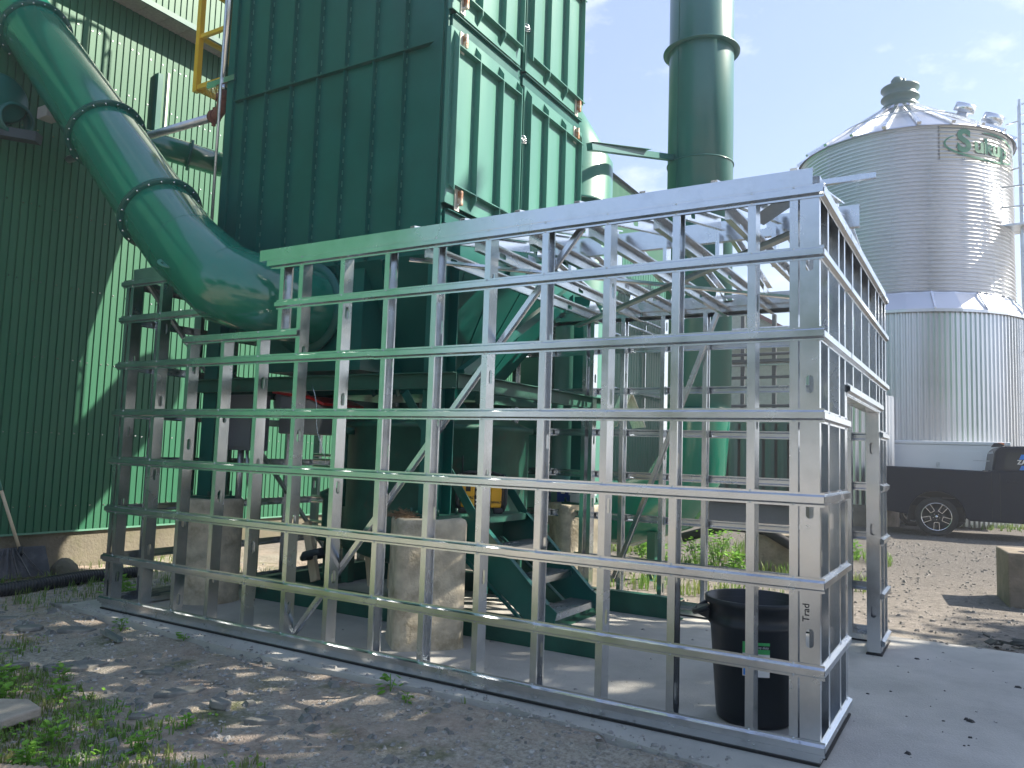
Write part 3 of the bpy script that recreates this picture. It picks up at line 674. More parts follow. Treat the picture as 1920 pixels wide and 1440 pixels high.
for q in range(260):
    a = random.uniform(0, 6.28); rr = random.uniform(0, .11); p = Vector((-3.02 + rr * math.cos(a) * 1.2, .60 + rr * math.sin(a) * .7, 1.01 + random.uniform(0, .05) * (1 - rr / .13)))
    d = Vector((random.gauss(0, 1), random.gauss(0, 1), random.gauss(0, .4))).normalized() * random.uniform(.03, .06); w_ = Vector((0, 0, .003)); ns.add([p - d, p + d, p + d + w_, p - d + w_], [(0, 1, 2, 3)])
tag(ns.build('straw_nest', NEST, None, recalc=False), 'scattered brown straw nest on top of the squared front pillar', 'nest')
# things on the rear pillar
cb = thing('clear_box', (-2.85, 3.25, 1.01), 'small clear plastic box on the rear concrete pillar', 'plastic box'); mb = MB(); mb.box(-2.93, -2.72, 3.17, 3.33, 1.012, 1.10); mb.build('box', CLEAR, cb, bevel=.006); mb = MB(); mb.box(-2.94, -2.71, 3.16, 3.34, 1.10, 1.118); mb.build('lid', CLEAR, cb)
bb = thing('blue_case', (-3.05, 3.4, 1.01), 'blue plastic tool case behind the clear box on the rear pillar', 'tool case'); mb = MB(); mb.box(-3.18, -2.92, 3.36, 3.52, 1.012, 1.13); mb.build('case_body', BLUE, bb, bevel=.01); mb = MB(); mb.box(-3.19, -2.91, 3.355, 3.53, 1.131, 1.16); mb.build('case_lid', BLUE, bb, bevel=.006); mb = MB(); mb.box(-3.12, -3.08, 3.34, 3.352, 1.10, 1.20); mb.build('label_tag', WHITEP, bb)

# ------------------------------------------------------------------ skid, stairs, landing, radio
sk = thing('steel_skid', (-3.6, 1.9, SLAB_Z), 'long low dark green steel skid beams lying on the slab', 'skid base')
def ibeam(mb, a, b, h=.185, wd=.09):
    a, b = Vector(a), Vector(b); m = frame(a, b); L = (b - a).length
    mb.box(-wd / 2, wd / 2, -h / 2, -h / 2 + .012, 0, L, m); mb.box(-wd / 2, wd / 2, h / 2 - .012, h / 2, 0, L, m); mb.box(-wd / 2 + .02, -wd / 2 + .03, -h / 2 + .012, h / 2 - .012, 0, L, m) if False else mb.box(wd / 2 - .012, wd / 2 - .002, -h / 2 + .012, h / 2 - .012, 0, L, m)
z = SLAB_Z + .094
for a, b in (((-1.66, 1.16, z), (-5.1, 1.16, z)), ((-1.62, 2.80, z), (-5.1, 2.80, z)), ((-5.15, 2.85, z), (-5.15, 1.12, z)), ((-2.35, 1.21, z), (-2.35, 2.75, z))):
    mb = MB(); ibeam(mb, a, b); mb.build('beam', GREEN_OLD, sk)
st = thing('steel_stairs', (-2.4, 1.5, .28), 'short dark green steel stair with three grating treads and a landing', 'stairs')
for y in (1.10, 1.86):
    mb = MB(); mb.prism([(-1.99, .285), (-1.97, .37), (-2.04, .42), (-2.66, 1.0), (-3.45, 1.0), (-3.45, .80), (-2.92, .80), (-2.22, .285)], axes((0, y, 0), (1, 0, 0), (0, 0, 1), (0, -1, 0)), .009); mb.build('stringer', GREEN, st)
    mb = MB(); d = Vector((-.62, 0, .58)).normalized(); mb.bar((-2.035, y - .02, .425), (-2.665, y - .02, 1.003), .05, .006, (0.58, 0, .62)); mb.bar((-2.25, y - .02, .282), (-2.93, y - .02, .795), .05, .006, (0.58, 0, .62)); mb.build('stringer_flange', GREEN, st)
    mb = MB(); mb.bar((-2.70, y - .004, .99), (-3.45, y - .004, 1.98), .008, .075, (.8, 0, .6)); mb.build('upper_stringer', GREEN, st)
for x, z in ((-2.02, .345), (-2.235, .565), (-2.43, .785)):
    mb = MB(); mb.box(x - .003, x, 1.105, 1.85, z - .05, z); mb.box(x - .215, x - .212, 1.105, 1.85, z - .05, z)
    for k_ in range(5):
        xx = x - .03 - .04 * k_
        mb.box(xx - .013, xx + .013, 1.105, 1.85, z - .004, z)
        for yy in np.arange(1.12, 1.84, .028): mb.box(xx - .012, xx + .012, yy, yy + .008, z, z + .006)
    mb.build('tread', GALV, st)
mb = MB(); mb.box(-3.45, -2.68, 1.11, 1.85, .985, 1.0); mb.box(-2.68, -2.66, 1.105, 1.852, .95, 1.0)
for xx in np.arange(-3.42, -2.69, .03): mb.box(xx, xx + .005, 1.12, 1.84, 1.0, 1.008)
mb.build('landing', GREEN_OLD, st)
for y in (1.14, 1.82): mb = MB(); mb.box(-3.1, -3.04, y - .03, y + .03, .28, .98); mb.build('leg', GREEN, st)

rd = thing('jobsite_radio', (-2.93, 1.48, 1.01), 'yellow and black jobsite radio with roll cage on the green landing', 'radio')
cx, cy, cz = -2.90, 1.46, 1.01
rm = Matrix.Translation((cx, cy, cz)) @ Matrix.Rotation(R(38), 4, 'Z')
def rb(x0, x1, y0, y1, z0, z1, nm, mt, bev=.0):
    mb = MB(); mb.box(x0, x1, y0, y1, z0, z1, rm); return mb.build(nm, mt, rd, bevel=bev)
rb(-.13, .13, -.10, .10, .035, .265, 'body', BLACK_PL, .02)
rb(-.165, -.055, -.112, -.02, .045, .245, 'side_panel', TOOLY, .012)
rb(.075, .165, -.112, .02, .045, .245, 'side_panel', TOOLY, .012)
rb(-.13, -.09, -.118, -.111, .175, .225, 'display', GLASS, .002)
for xx in (-.02, .045):
    mb = MB(); mb.lathe([(.03, 0), (.03, .008), (.022, .012), (.001, .006)], n=18, m=rm @ axes((xx, -.10, .16), (1, 0, 0), (0, 0, 1), (0, -1, 0))); mb.build('knob', GALV_DULL, rd)
for zz in (.07, .10, .20, .225): rb(-.05, .07, -.106, -.101, zz, zz + .012, 'grille_bar', GALV_DULL)
for xx in (-.175, .175):
    mb = MB(); mb.tube([rm @ Vector(p) for p in ((xx, -.11, .02), (xx * 1.12, -.12, .08), (xx * 1.12, -.12, .22), (xx, -.09, .30), (xx, .09, .30), (xx * 1.12, .12, .22), (xx * 1.12, .12, .08), (xx, .11, .02))], .017, 8); mb.build('roll_cage', BLACK_PL, rd)
mb = MB(); mb.tube([rm @ Vector(p) for p in ((-.175, 0, .30), (-.1, 0, .325), (.1, 0, .325), (.175, 0, .30))], .016, 8); mb.build('handle', BLACK_PL, rd)
mb = MB(); mb.tube([rm @ Vector((-.15, .08, .28)), rm @ Vector((-.15, .08, .46))], .006, 6); mb.build('antenna', BLACK_PL, rd)
for xx in (-.14, .14): rb(xx - .04, xx + .04, -.13, -.05, 0, .045, 'foot', BLACK_PL, .01)
text_obj('lettering', 'DEWALT', .030, rm @ axes((-.108, -.1135, .125), (1, 0, 0), (0, 0, 1), (0, -1, 0)), INK, rd, .0006, .0008)
text_obj('lettering', 'DEWALT', .022, rm @ axes((.122, -.1135, .09), (1, 0, 0), (0, 0, 1), (0, -1, 0)), INK, rd, .0006, .0008)

# trash can
tcn = thing('trash_can', (-.43, .50, SLAB_Z), 'open black plastic trash can with a side handle just inside the front studs', 'trash can')
c0 = (-.43, .51, SLAB_Z); mb = MB()
mb.lathe([(.001, .0), (.185, 0), (.20, .012), (.205, .04), (.238, .50), (.252, .515), (.255, .535), (.248, .54), (.246, .62), (.268, .625), (.270, .655), (.262, .66), (.252, .655), (.232, .52), (.20, .05), (.001, .045)], c0, 56); mb.build('bin_body', BLACK_PL, tcn)
for a in (R(200), R(20)):
    m = Matrix.Translation(c0) @ Matrix.Rotation(a, 4, 'Z'); mb = MB()
    mb.tube([m @ Vector(p) for p in ((.255, -.085, .60), (.30, -.065, .575), (.325, -.02, .56), (.325, .02, .56), (.30, .065, .575), (.255, .085, .60))], .016, 8)
    mb.prism([(.245, .60), (.31, .585), (.32, .56), (.25, .53)], m @ axes((0, -.06, 0), (1, 0, 0), (0, 0, 1), (0, -1, 0)) @ Matrix.Translation((0, 0, -.12)), .12); mb.build('handle', BLACK_PL, tcn, bevel=.004)
lab = R(-74)
def onbin(p): # wrap x,z onto the bin surface
    zz = .30 + p.y; rr = .2235 + .0725 * (zz - .26) / .46 * 1.0 * (.033 / .0725) + p.z + .0035; rr = .205 + (zz - .04) / .46 * .033 + .0025 + p.z
    a = lab + p.x / rr; return Vector((c0[0] + rr * math.cos(a), c0[1] + rr * math.sin(a), c0[2] + zz))
def patch(x0, x1, y0, y1, z, mt, nm):
    mb = MB(); n = 10; vs = [onbin(Vector((x0 + (x1 - x0) * i / n, y, z))) for y in (y0, y1) for i in range(n + 1)]
    mb.add(vs, [(i, i + 1, n + 2 + i, n + 1 + i) for i in range(n)]); return mb.build(nm, mt, tcn, recalc=False)
patch(-.07, .07, -.02, .16, 0, WHITEP, 'label'); patch(-.07, .07, .10, .16, .0008, GREENP, 'label'); patch(-.065, -.02, -.015, .02, .0008, DECAL, 'label'); patch(-.02, .07, .125, .145, .0014, INK, 'label')
text_obj('lettering', 'heavy duty', .018, None, WHITEP, tcn, .0002, 0, lambda p: onbin(Vector((p.x + .025, p.y + .135, p.z + .002))))
mb = MB()
for rr in (.045, .05): mb.tube([onbin(Vector((rr * 1.1 * math.cos(t), .075 + .018 * math.sin(t), .002))) for t in np.linspace(0, 2 * math.pi, 25)], .0012, 4)
mb.tube([onbin(Vector((-.048, .075 - .06 * i / 6, .002))) for i in range(7)], .0012, 4); mb.tube([onbin(Vector((.048, .075 - .06 * i / 6, .002))) for i in range(7)], .0012, 4); mb.build('label_drawing', INK, tcn)

# ------------------------------------------------------------------ main duct
dc = thing('green_duct', (-8.3, .3, 6.0), 'large glossy green round duct sloping down through the enclosure into the tower', 'duct')
A = Vector((-8.24, .321, 5.948)); B = Vector((-6.69, .296, 4.49)); Cc = Vector((-5.70, .272, 3.56)); D0 = Vector((-9.6, .34, 7.25))
def flange(mb, p, d, r0, r1, t=.012):
    mb.lathe([(r0, -t / 2), (r1, -t / 2), (r1, t / 2), (r0, t / 2)], n=64, m=frame(p - d * .0, p + d))
dd = (Cc - A).normalized()
def seg(a, b, r=.328): mb = MB(); mb.tube([a, b], r, 72, cap=False); return mb.build('duct_section', GREEN_DUCT, dc, recalc=False)
D0 = A - dd * .9
seg(D0, A); seg(A, B); seg(B, Cc)
for p in (A, B, Cc):
    mb = MB(); flange(mb, p - dd * .008, dd, .326, .378); flange(mb, p + dd * .008, dd, .326, .378); fl = mb.build('flange', GREEN, dc)
    m2 = MB(); fm = frame(p, p + dd)
    for k_ in range(20):
        a = 2 * math.pi * (k_ + .5) / 20; q = fm @ Vector((.354 * math.cos(a), .354 * math.sin(a), -.024)); m2.tube([q, q + dd * .048], .008, 6)
    m2.build('bolt', SCREW, fl)
E1 = [Cc, Vector((-5.22, .228, 3.17)), Vector((-4.59, .155, 2.80)), Vector((-4.32, .30, 2.70)), Vector((-4.30, .83, 2.69))]
mb = MB(); mb.tube(E1, .328, 72, cap=False); mb.build('elbow', GREEN_DUCT, dc, recalc=False)
for i in (1, 2):
    t = ((E1[i] - E1[i - 1]).normalized() + (E1[i + 1] - E1[i]).normalized()).normalized()
    mb = MB(); mb.lathe([(.330, -.005), (.333, 0), (.330, .005)], n=64, m=frame(E1[i], E1[i] + t)); mb.build('weld_seam', GREEN_DUCT, dc)
mb = MB(); flange(mb, Vector((-4.30, .77, 2.69)), Vector((0, 1, 0)), .326, .40, .02); mb.build('flange', GREEN, dc)
# lifting lug
tt = (E1[2] - E1[1]).normalized(); nn = Vector((.49, -.73, -.49)); nn = (nn - tt * nn.dot(tt)).normalized(); bb = tt.cross(nn)
lp = E1[1].lerp(E1[2], .44) + nn * .328; lm = axes(lp - bb * .005, tt, nn, bb); mb = MB(); n_ = 14; vs = []
for zz in (0, .010):
    for k_ in range(n_ + 1): t_ = math.pi * k_ / n_; vs.append(lm @ Vector((.085 * math.cos(t_), -.01 + .068 * math.sin(t_), zz)))
    for k_ in range(n_ + 1): t_ = math.pi * k_ / n_; vs.append(lm @ Vector((.026 * math.cos(t_), .012 + .022 * math.sin(t_), zz)))
q = 2 * (n_ + 1); fs = []
for k_ in range(n_): fs += [(k_, k_ + 1, n_ + 2 + k_, n_ + 1 + k_), (q + k_, q + n_ + 1 + k_, q + n_ + 2 + k_, q + k_ + 1), (k_, q + k_, q + k_ + 1, k_ + 1), (n_ + 1 + k_, n_ + 2 + k_, q + n_ + 2 + k_, q + n_ + 1 + k_)]
fs += [(0, n_ + 1, 2 * n_ + 1, n_), (q, q + n_, q + 2 * n_ + 1, q + n_ + 1)]
mb.add(vs, fs); mb.build('lifting_lug', GREEN_DOOR, dc)

# grey cover and bracket; dark disc and ring stand in for wall shade
hw = thing('shade_forms_with_cover', (-8.3, -.3, 4.9), 'dark disc and ring standing in for wall shade behind the upper duct, with bracket and grey cover', 'shade stand-in and cover')
mb = MB(); mb.lathe([(.001, -.12), (.24, -.12), (.26, -.10), (.26, .10), (.24, .12), (.001, .12)], n=32, m=axes((-8.2, -.02, 5.05), (0, 1, 0), (0, 0, 1), (1, 0, 0))); mb.build('shade_disc', GREEN, hw)
mb = MB(); mb.bar((-8.3, -.1, 4.72), (-7.85, .25, 4.66), .14, .10); mb.build('bracket', STEEL_D, hw)
mb = MB(); mb.box(-8.0, -7.8, .28, .44, 4.92, 5.05); mb.build('cover_plate', GREYL, hw, bevel=.01)
mb = MB(); mb.lathe([(.15, -.08), (.18, -.08), (.18, .08), (.15, .08)], n=32, m=axes((-8.1, .10, 4.85), (0, 1, 0), (0, 0, 1), (1, 0, 0))); mb.build('shade_ring', GREEN, hw)
# small duct behind
sd = thing('small_green_duct', (-7.9, 2, 5.1), 'small green duct running behind the large duct towards the tower', 'duct')
mb = MB(); mb.tube([(-8.05, 1.18, 5.12), (-7.45, 2.2, 4.98)], .15, 32); mb.tube([(-7.45, 2.2, 4.98), (-5.6, 3.0, 4.60)], .15, 32); mb.build('pipe', GREEN_DUCT, sd)
mb = MB(); q = Vector((-7.62, 1.9, 5.02)); flange(mb, q, Vector((.6, 1.0, -.14)).normalized(), .15, .19, .03); fl = mb.build('flange', GREEN, sd)
# sprinkler pipe
sp = thing('sprinkler_pipe', (-5.77, .9, 4.76), 'galvanised sprinkler pipe with a rusty elbow rising beside the tower corner', 'pipe')
mb = MB(); mb.tube([(-5.76, .90, 5.0), (-5.73, .90, 7.4)], .042, 20); mb.build('riser', GALV, sp)
mb = MB(); mb.tube([(-5.86, .90, 4.765), (-9.0, .90, 4.76)], .042, 20); mb.build('branch', GALV_DULL, sp)
mb = MB(); mb.tube([(-5.93, .9, 4.765), (-5.84, .9, 4.77), (-5.78, .9, 4.82), (-5.765, .9, 4.90), (-5.762, .9, 5.0)], .052, 18); mb.tube([(-5.90, .9, 4.765), (-5.86, .9, 4.765)], .070, 14); mb.tube([(-5.763, .9, 4.91), (-5.762, .9, 4.96)], .070, 14); mb.box(-5.86, -5.66, .885, .915, 4.92, 4.95); mb.box(-5.895, -5.865, .885, .915, 4.67, 4.86); mb.build('elbow_fitting', RUST, sp)
mb = MB(); mb.box(-5.82, -5.42, .745, .765, 4.985, 5.0); mb.box(-5.82, -5.42, .745, .75, 5.0, 5.04); mb.tube([(-5.76, .90, 5.005), (-5.76, .90, 5.05)], .052, 14); mb.build('pipe_clamp', GALV, sp)
mb = MB(); mb.tube([(-5.60, .74, TZ0 - .3), (-5.60, .74, 7.6)], .013, 8); mb.build('small_pipe', GALV_DULL, sp)

# yellow access platform
yp = thing('yellow_access_platform', (-6.4, 1.6, 5.2), 'yellow guard rail platform with expanded metal floor beside the tower', 'platform')
X0, X1, Y0, Y1, Z = -6.33, -5.56, 1.0, 2.1, 5.16
for x, y in ((X0, Y0), (X0, Y1), (X1, Y0), (X1, Y1)): mb = MB(); mb.box(x - .028, x + .028, y - .028, y + .028, Z, Z + 1.4); mb.build('post', YELLOW, yp)
for z in (0.045, .60, 1.15):
    for a, b in (((X0 + .03, Y0, Z + z), (X1 - .03, Y0, Z + z)), ((X0, Y0 + .03, Z + z), (X0, Y1 - .03, Z + z)), ((X1, Y0 + .03, Z + z), (X1, Y1 - .03, Z + z))):
        mb = MB(); mb.bar(a, b, .035, .05 if z < .1 else .04); mb.build('rail', YELLOW, yp)
mb = MB()
for k_ in range(-14, 24):
    c = k_ * .055
    for s_ in (1, -1):
        y0 = Y0 + max(0, c); x0 = X0 + max(0, -c); L = min(X1 - x0, Y1 - y0)
        if L > .03:
            if s_ == 1: mb.bar((x0, y0, Z + .02), (x0 + L, y0 + L, Z + .02), .006, .01)
            else: mb.bar((X1 - (x0 - X0), y0, Z + .02), (X1 - (x0 - X0) - L, y0 + L, Z + .02), .006, .01)
mb.build('mesh_floor', YELLOW, yp)
# ladder with cage (casts the ring shadows on the siding)
ld = thing('caged_ladder', (-6.2, 2.6, .1), 'yellow caged ladder behind the tower', 'ladder')
for y in (2.45, 2.85): mb = MB(); mb.box(-5.95, -5.91, y - .02, y + .02, 2.2, 9.2); mb.build('rail', YELLOW, ld)
mb = MB()
for z in np.arange(2.4, 9.1, .3): mb.tube([(-5.93, 2.45, z), (-5.93, 2.85, z)], .012, 6)
tag(mb.build('rung', YELLOW, ld))
for z in (3.6, 4.5, 5.5, 6.6, 7.6, 8.6):
    mb = MB(); mb.sheet([(-.05 - .36 * math.sin(t), .38 * math.cos(t)) for t in np.linspace(0, math.pi, 18)], .008, axes((-5.93, 2.65, z), (1, 0, 0), (0, 1, 0), (0, 0, 1)), .05); mb.build('cage_hoop', YELLOW, ld)
for t in (.5, 1.2, 1.9, 2.6): mb = MB(); x, y = -5.98 - .36 * math.sin(t), 2.65 + .38 * math.cos(t); mb.box(x - .004, x + .004, y - .02, y + .02, 3.6, 8.6); mb.build('cage_strap', YELLOW, ld)

# ------------------------------------------------------------------ green metal building
bd = thing('green_metal_building', (-8.5, 5, 0), 'long green ribbed metal building with a low concrete foundation behind the duct', 'building')
def ribbed(mb, x, y0, y1, z0, z1, pitch=.0865, d=.014):
    ys = []; y = y0
    while y < y1:
        ys += [(y, 0), (y + pitch * .78, 0), (y + pitch * .83, -d), (y + pitch * .95, -d), (y + pitch, 0)]; y += pitch
    vs = []
    for yy, o in ys: vs += [(x + o, yy, z0), (x + o, yy, z1)]
    mb.add(vs, [(2 * i, 2 * i + 2, 2 * i + 3, 2 * i + 1) for i in range(len(ys) - 1)])
mb = MB(); ribbed(mb, -8.45, -9, 24, .445, 6.92); mb.add([(-8.48, -9, .445), (-14, -9, .445), (-14, -9, 9.4), (-8.48, -9, 9.4)], [(0, 1, 2, 3)]); mb.build('lower_wall', SIDING, bd, recalc=False)
mb = MB(); ribbed(mb, -8.12, -9, 24, 6.95, 9.4, .0865 * 1.0); mb.build('upper_wall', SIDING, bd, recalc=False)
mb = MB(); mb.box(-8.5, -8.115, -9, 24, 6.922, 6.938)
for y in np.arange(-8.8, 24, .305): mb.box(-8.44, -8.13, y, y + .008, 6.916, 6.921)
mb.build('soffit', SOFFIT, bd)
mb = MB(); mb.box(-8.114, -8.095, -9, 24, 6.895, 6.965); mb.build('fascia', GREEN, bd)
mb = MB(); mb.box(-8.80, -8.487, -9, 24, -.3, .425); mb.build('foundation', FOUND, bd)
mb = MB(); mb.box(-8.5, -8.438, -9, 24, .426, .434); mb.box(-8.446, -8.438, -9, 24, .434, .447); mb.build('base_flashing', FLASH, bd)
mb = MB(); mb.add([(-8.6, -9, 9.41), (-8.0, -9, 9.35), (-8.0, 24, 9.35), (-8.6, 24, 9.41), (-14, -9, 11), (-14, 24, 11)], [(0, 1, 2, 3), (4, 0, 3, 5)]); mb.build('roof', ROOFC, bd)
mb = MB()
for z in (.72, 1.55, 2.4, 3.25, 4.1, 4.95, 5.8, 6.4):
    y = -1.4
    while y < 12:
        mb.box(-8.4495, -8.443, y + .02, y + .034, z + .01 * (int(y * 10) % 2), z + .014 + .01 * (int(y * 10) % 2)); y += .0865 * random.choice((1, 2, 2))
tag(mb.build('siding_screws', SCREW, bd), kind='stuff')
mb = MB(); mb.box(-8.445, -8.37, 1.90, 1.97, 4.75, 6.25); mb.build('shadow_strip', GREEN, bd)  # dark green strip standing for a shadow on the siding
mb = MB(); mb.box(-8.40, -8.36, 2.03, 2.055, 4.72, 6.3); mb.build('conduit', CHALK, bd)
mb = MB(); mb.box(-8.46, -8.40, 11.85, 12.0, .45, 6.9); mb.build('corner_trim', WHITEP, bd)

# second green shed behind (deep green wall with galvanised pipes)
s2 = thing('green_shed', (-8, 18, 0), 'deep green metal shed wall carrying long galvanised pipes seen behind the enclosure', 'shed')
SH2 = mat('deep_green_siding', (.010, .125, .075), .45, 0, .1, 2)
mb = MB(); ribbed(mb, -7.9, 12.6, 19.9, .1, 7.6, .2, .02); mb.add([(-7.92, 12.6, .1), (-7.92, 12.6, 7.6), (-9, 12.6, 7.6), (-9, 12.6, .1)], [(0, 1, 2, 3)]); mb.add([(-7.92, 19.9, .1), (-7.92, 19.9, 7.6), (-12, 19.9, 7.6), (-12, 19.9, .1)], [(0, 1, 2, 3)]); mb.build('wall', SH2, s2, recalc=False)
mb = MB(); mb.box(-7.95, -7.84, 19.75, 19.95, .1, 7.6); mb.build('corner_post', GREEN, s2)
for z in (4.75, 5.15, 5.45, 6.0): mb = MB(); mb.tube([(-7.72, 12.7, z), (-7.72, 19.7, z)], .06 if z in (4.75, 6.0) else .045, 10); mb.build('pipe', GALV, s2)
mb = MB(); mb.tube([(-7.72, 12.7, 3.3), (-7.72, 19.7, 3.3)], .05, 10); mb.build('pipe', GALV, s2)
for y in (15.2, 17.6): mb = MB(); mb.box(-7.86, -7.80, y, y + .05, 2.2, 6.2); mb.build('pipe_hanger', GALV, s2)
# awning-shaped sheet metal hood and open switch box
hd = thing('folded_sheet_hood', (-2.4, 3.2, 1.7), 'folded triangular sheet metal hood behind the back studs', 'sheet metal hood')
mb = MB(); mb.sheet([(-.14, 0), (0, .33), (.14, 0)], .008, axes((-2.28, 3.18, 1.80), (.80, .60, 0), (0, 0, 1), (-.60, .80, 0)), .5); mb.build('hood', CHALK, hd)
# ------------------------------------------------------------------ stacks
sk1 = thing('exhaust_stack', (-2.30, 5.3, .05), 'tall green exhaust stack with a stiffening ring and curved base behind the enclosure', 'exhaust stack')
mb = MB(); mb.tube([(-4.6, 5.3, .80), (-3.15, 5.3, .80), (-2.62, 5.3, 1.00), (-2.35, 5.3, 1.45), (-2.30, 5.3, 2.1)], .40, 64, cap=False); mb.build('base_elbow', GREEN_DUCT, sk1, recalc=False)
mb = MB(); mb.tube([(-2.30, 5.3, 2.1), (-2.30, 5.3, 11.0)], .40, 64); mb.build('shell', GREEN_STACK, sk1, recalc=False)
for z, w_ in ((6.62, .075), (5.15, .012), (9.9, .075), (2.1, .012)):
    mb = MB(); mb.lathe([(.398, z - .006), (.40 + w_, z - .006), (.40 + w_, z + .006), (.398, z + .006)], (-2.30, 5.3, 0), 64); mb.build('ring_flange', GREEN_STACK, sk1)
mb = MB(); mb.box(-2.475, -2.470, 4.932, 4.940, 2.1, 10.9); mb.build('weld_seam', GREEN_STACK, sk1)
mb = MB(); mb.bar((-2.55, 5.0, 5.20), (-2.82, 3.2, 4.74), .07, .07); mb.bar((-2.60, 4.3, 5.06), (-2.82, 3.2, 4.785), .10, .005); mb.build('strut', GREEN_STACK, sk1)
for x in (-2.75, -3.6): mb = MB(); mb.box(x - .05, x + .05, 5.0, 5.1, .05, .62); mb.box(x - .14, x + .14, 4.9, 5.2, .045, .06); mb.build('leg', GREEN_OLD, sk1)
c2 = thing('green_cyclone', (-3.25, 3.85, .05), 'slender green cylinder with a cone top standing between the tower and the stack', 'cyclone')
mb = MB(); mb.lathe([(.10, 5.62), (.2, 5.5), (.55, 4.88), (.55, .6), (.5, .1), (.001, .1)], (-3.46, 3.90, 0), 48); mb.build('shell', GREEN_DOOR, c2)
mb = MB(); mb.lathe([(.55, 4.30), (.64, 4.30), (.64, 4.33), (.55, 4.33)], (-3.46, 3.90, 0), 48); mb.build('ring_flange', GREEN, c2)

# ------------------------------------------------------------------ grain bin
gb = thing('grain_bin', (-1.3, 21.19, 0), 'large corrugated silver grain bin on a ribbed steel base with a green logo', 'grain bin')
GC = (-1.28, 21.19, 0); RB = 2.78; ZT, ZB = 10.42, 6.02
mb = MB(); prof = []; NC = 42; dz = (ZT - ZB) / NC
for i in range(NC * 4 + 1): z = ZB + dz * i / 4; prof.append((RB + .022 * math.cos(2 * math.pi * i / 4), z))
prof = []
for i in range(NC * 8 + 1): prof.append((RB + .028 * (math.cos(2 * math.pi * i / 8)), ZB + dz * i / 8))
mb.lathe(prof, GC, 128); mb.build('corrugated_wall', BIN, gb, recalc=False)
mb = MB()
for r_ in range(4):
    for k_ in range(10):
        a = 2 * math.pi * (k_ + .5 * (r_ % 2)) / 10; z = ZB + (ZT - ZB) * r_ / 4
        for q in range(13): 
            for da in (-.006, .012): mb.box(-.012, .012, -.012, .012, 0, .014, axes((GC[0] + (RB + .024) * math.cos(a + da), GC[1] + (RB + .024) * math.sin(a + da), z + (q + .5) * (ZT - ZB) / 52), (-math.sin(a), math.cos(a), 0), (0, 0, 1), (math.cos(a), math.sin(a), 0)))
mb.build('seam_bolts', GALV_DULL, gb)
# roof
RZ = 12.0; NR = 22; mb = MB(); mb.lathe([(RB + .12, ZT - .02), (RB + .10, ZT + .02), (.55, RZ)], GC, NR * 2, smooth=False); mb.build('roof', BIN, gb)
for k_ in range(NR):
    a = 2 * math.pi * (k_ + .3) / NR; c_, s_ = math.cos(a), math.sin(a)
    p0 = Vector((GC[0] + (RB + .16) * c_, GC[1] + (RB + .16) * s_, ZT + .04)); p1 = Vector((GC[0] + .6 * c_, GC[1] + .6 * s_, RZ + .02)); mb = MB(); mb.bar(p0, p1, .10, .07); mb.build('roof_rib', GALV, gb)
mb = MB(); pts = [(GC[0] + 1.75 * math.cos(t), GC[1] + 1.75 * math.sin(t), ZT + (RB - 1.75) * (RZ - ZT) / (RB - .55) + .14) for t in np.linspace(0, 2 * math.pi, 60)]; mb.tube(pts, .02, 6, cap=False); mb.build('roof_ring', GALV_DULL, gb)
mb = MB(); mb.lathe([(.62, RZ - .08), (.60, RZ + .0), (.50, RZ + .12)], GC, 32); mb.build('roof_collar', GALV, gb)
mb = MB(); mb.lathe([(.46, RZ + .05), (.52, RZ + .12), (.53, RZ + .16), (.44, RZ + .2), (.44, RZ + .38), (.53, RZ + .42), (.53, RZ + .46), (.45, RZ + .5), (.45, RZ + .66), (.53, RZ + .72), (.53, RZ + .76), (.001, RZ + .78)], GC, 40); mb.build('vent_cap', CAPG, gb)
mb = MB(); mb.lathe([(.001, RZ + 1.14), (.1, RZ + 1.12), (.17, RZ + 1.02), (.17, RZ + .92), (.10, RZ + .82), (.12, RZ + .76)], (GC[0] - .08, GC[1], 0), 20); mb.tube([(GC[0] + .1, GC[1], RZ + .8), (GC[0] + .1, GC[1], RZ + 1.0), (GC[0], GC[1], RZ + 1.05)], .06, 10); mb.build('vent_motor', CAPG, gb)
for a, r_ in ((R(-28), 1.75), (R(-18), 2.3)):
    c_, s_ = math.cos(a), math.sin(a); z = ZT + (RB - r_) * (RZ - ZT) / (RB - .55); n_ = Vector((.55 * c_, .55 * s_, 1)).normalized(); mb = MB()
    mb.lathe([(.15, 0), (.15, .22), (.27, .22), (.27, .44), (.001, .47)], n=20, m=frame(Vector((GC[0] + r_ * c_, GC[1] + r_ * s_, z)), Vector((GC[0] + r_ * c_, GC[1] + r_ * s_, z)) + n_)); mb.build('roof_vent', GALV, gb)
# transition skirt and lower cylinder
mb = MB(); mb.lathe([(RB - .01, ZB + .02), (RB + .01, ZB + .02), (RB + .04, ZB - .06), (3.16, 5.50), (3.16, 5.42)], GC, 30, smooth=False); mb.build('transition_skirt', BIN, gb)
for k_ in range(15): a = 2 * math.pi * k_ / 15; mb = MB(); mb.bar((GC[0] + 2.84 * math.cos(a), GC[1] + 2.84 * math.sin(a), ZB - .02), (GC[0] + 3.18 * math.cos(a), GC[1] + 3.18 * math.sin(a), 5.51), .04, .04); mb.build('skirt_rib', GALV, gb)
mb = MB(); N = 150 * 4; vs = []
for i in range(N):
    a = 2 * math.pi * i / N; o = (0, 0, -.035, -.035)[i % 4]; rr = 3.09 + o
    vs += [(GC[0] + rr * math.cos(a), GC[1] + rr * math.sin(a), 0.0), (GC[0] + rr * math.cos(a), GC[1] + rr * math.sin(a), 5.5)]
mb.add(vs, [(2 * i, 2 * ((i + 1) % N), 2 * ((i + 1) % N) + 1, 2 * i + 1) for i in range(N)]); mb.build('ribbed_base_wall', BIN, gb, recalc=False)
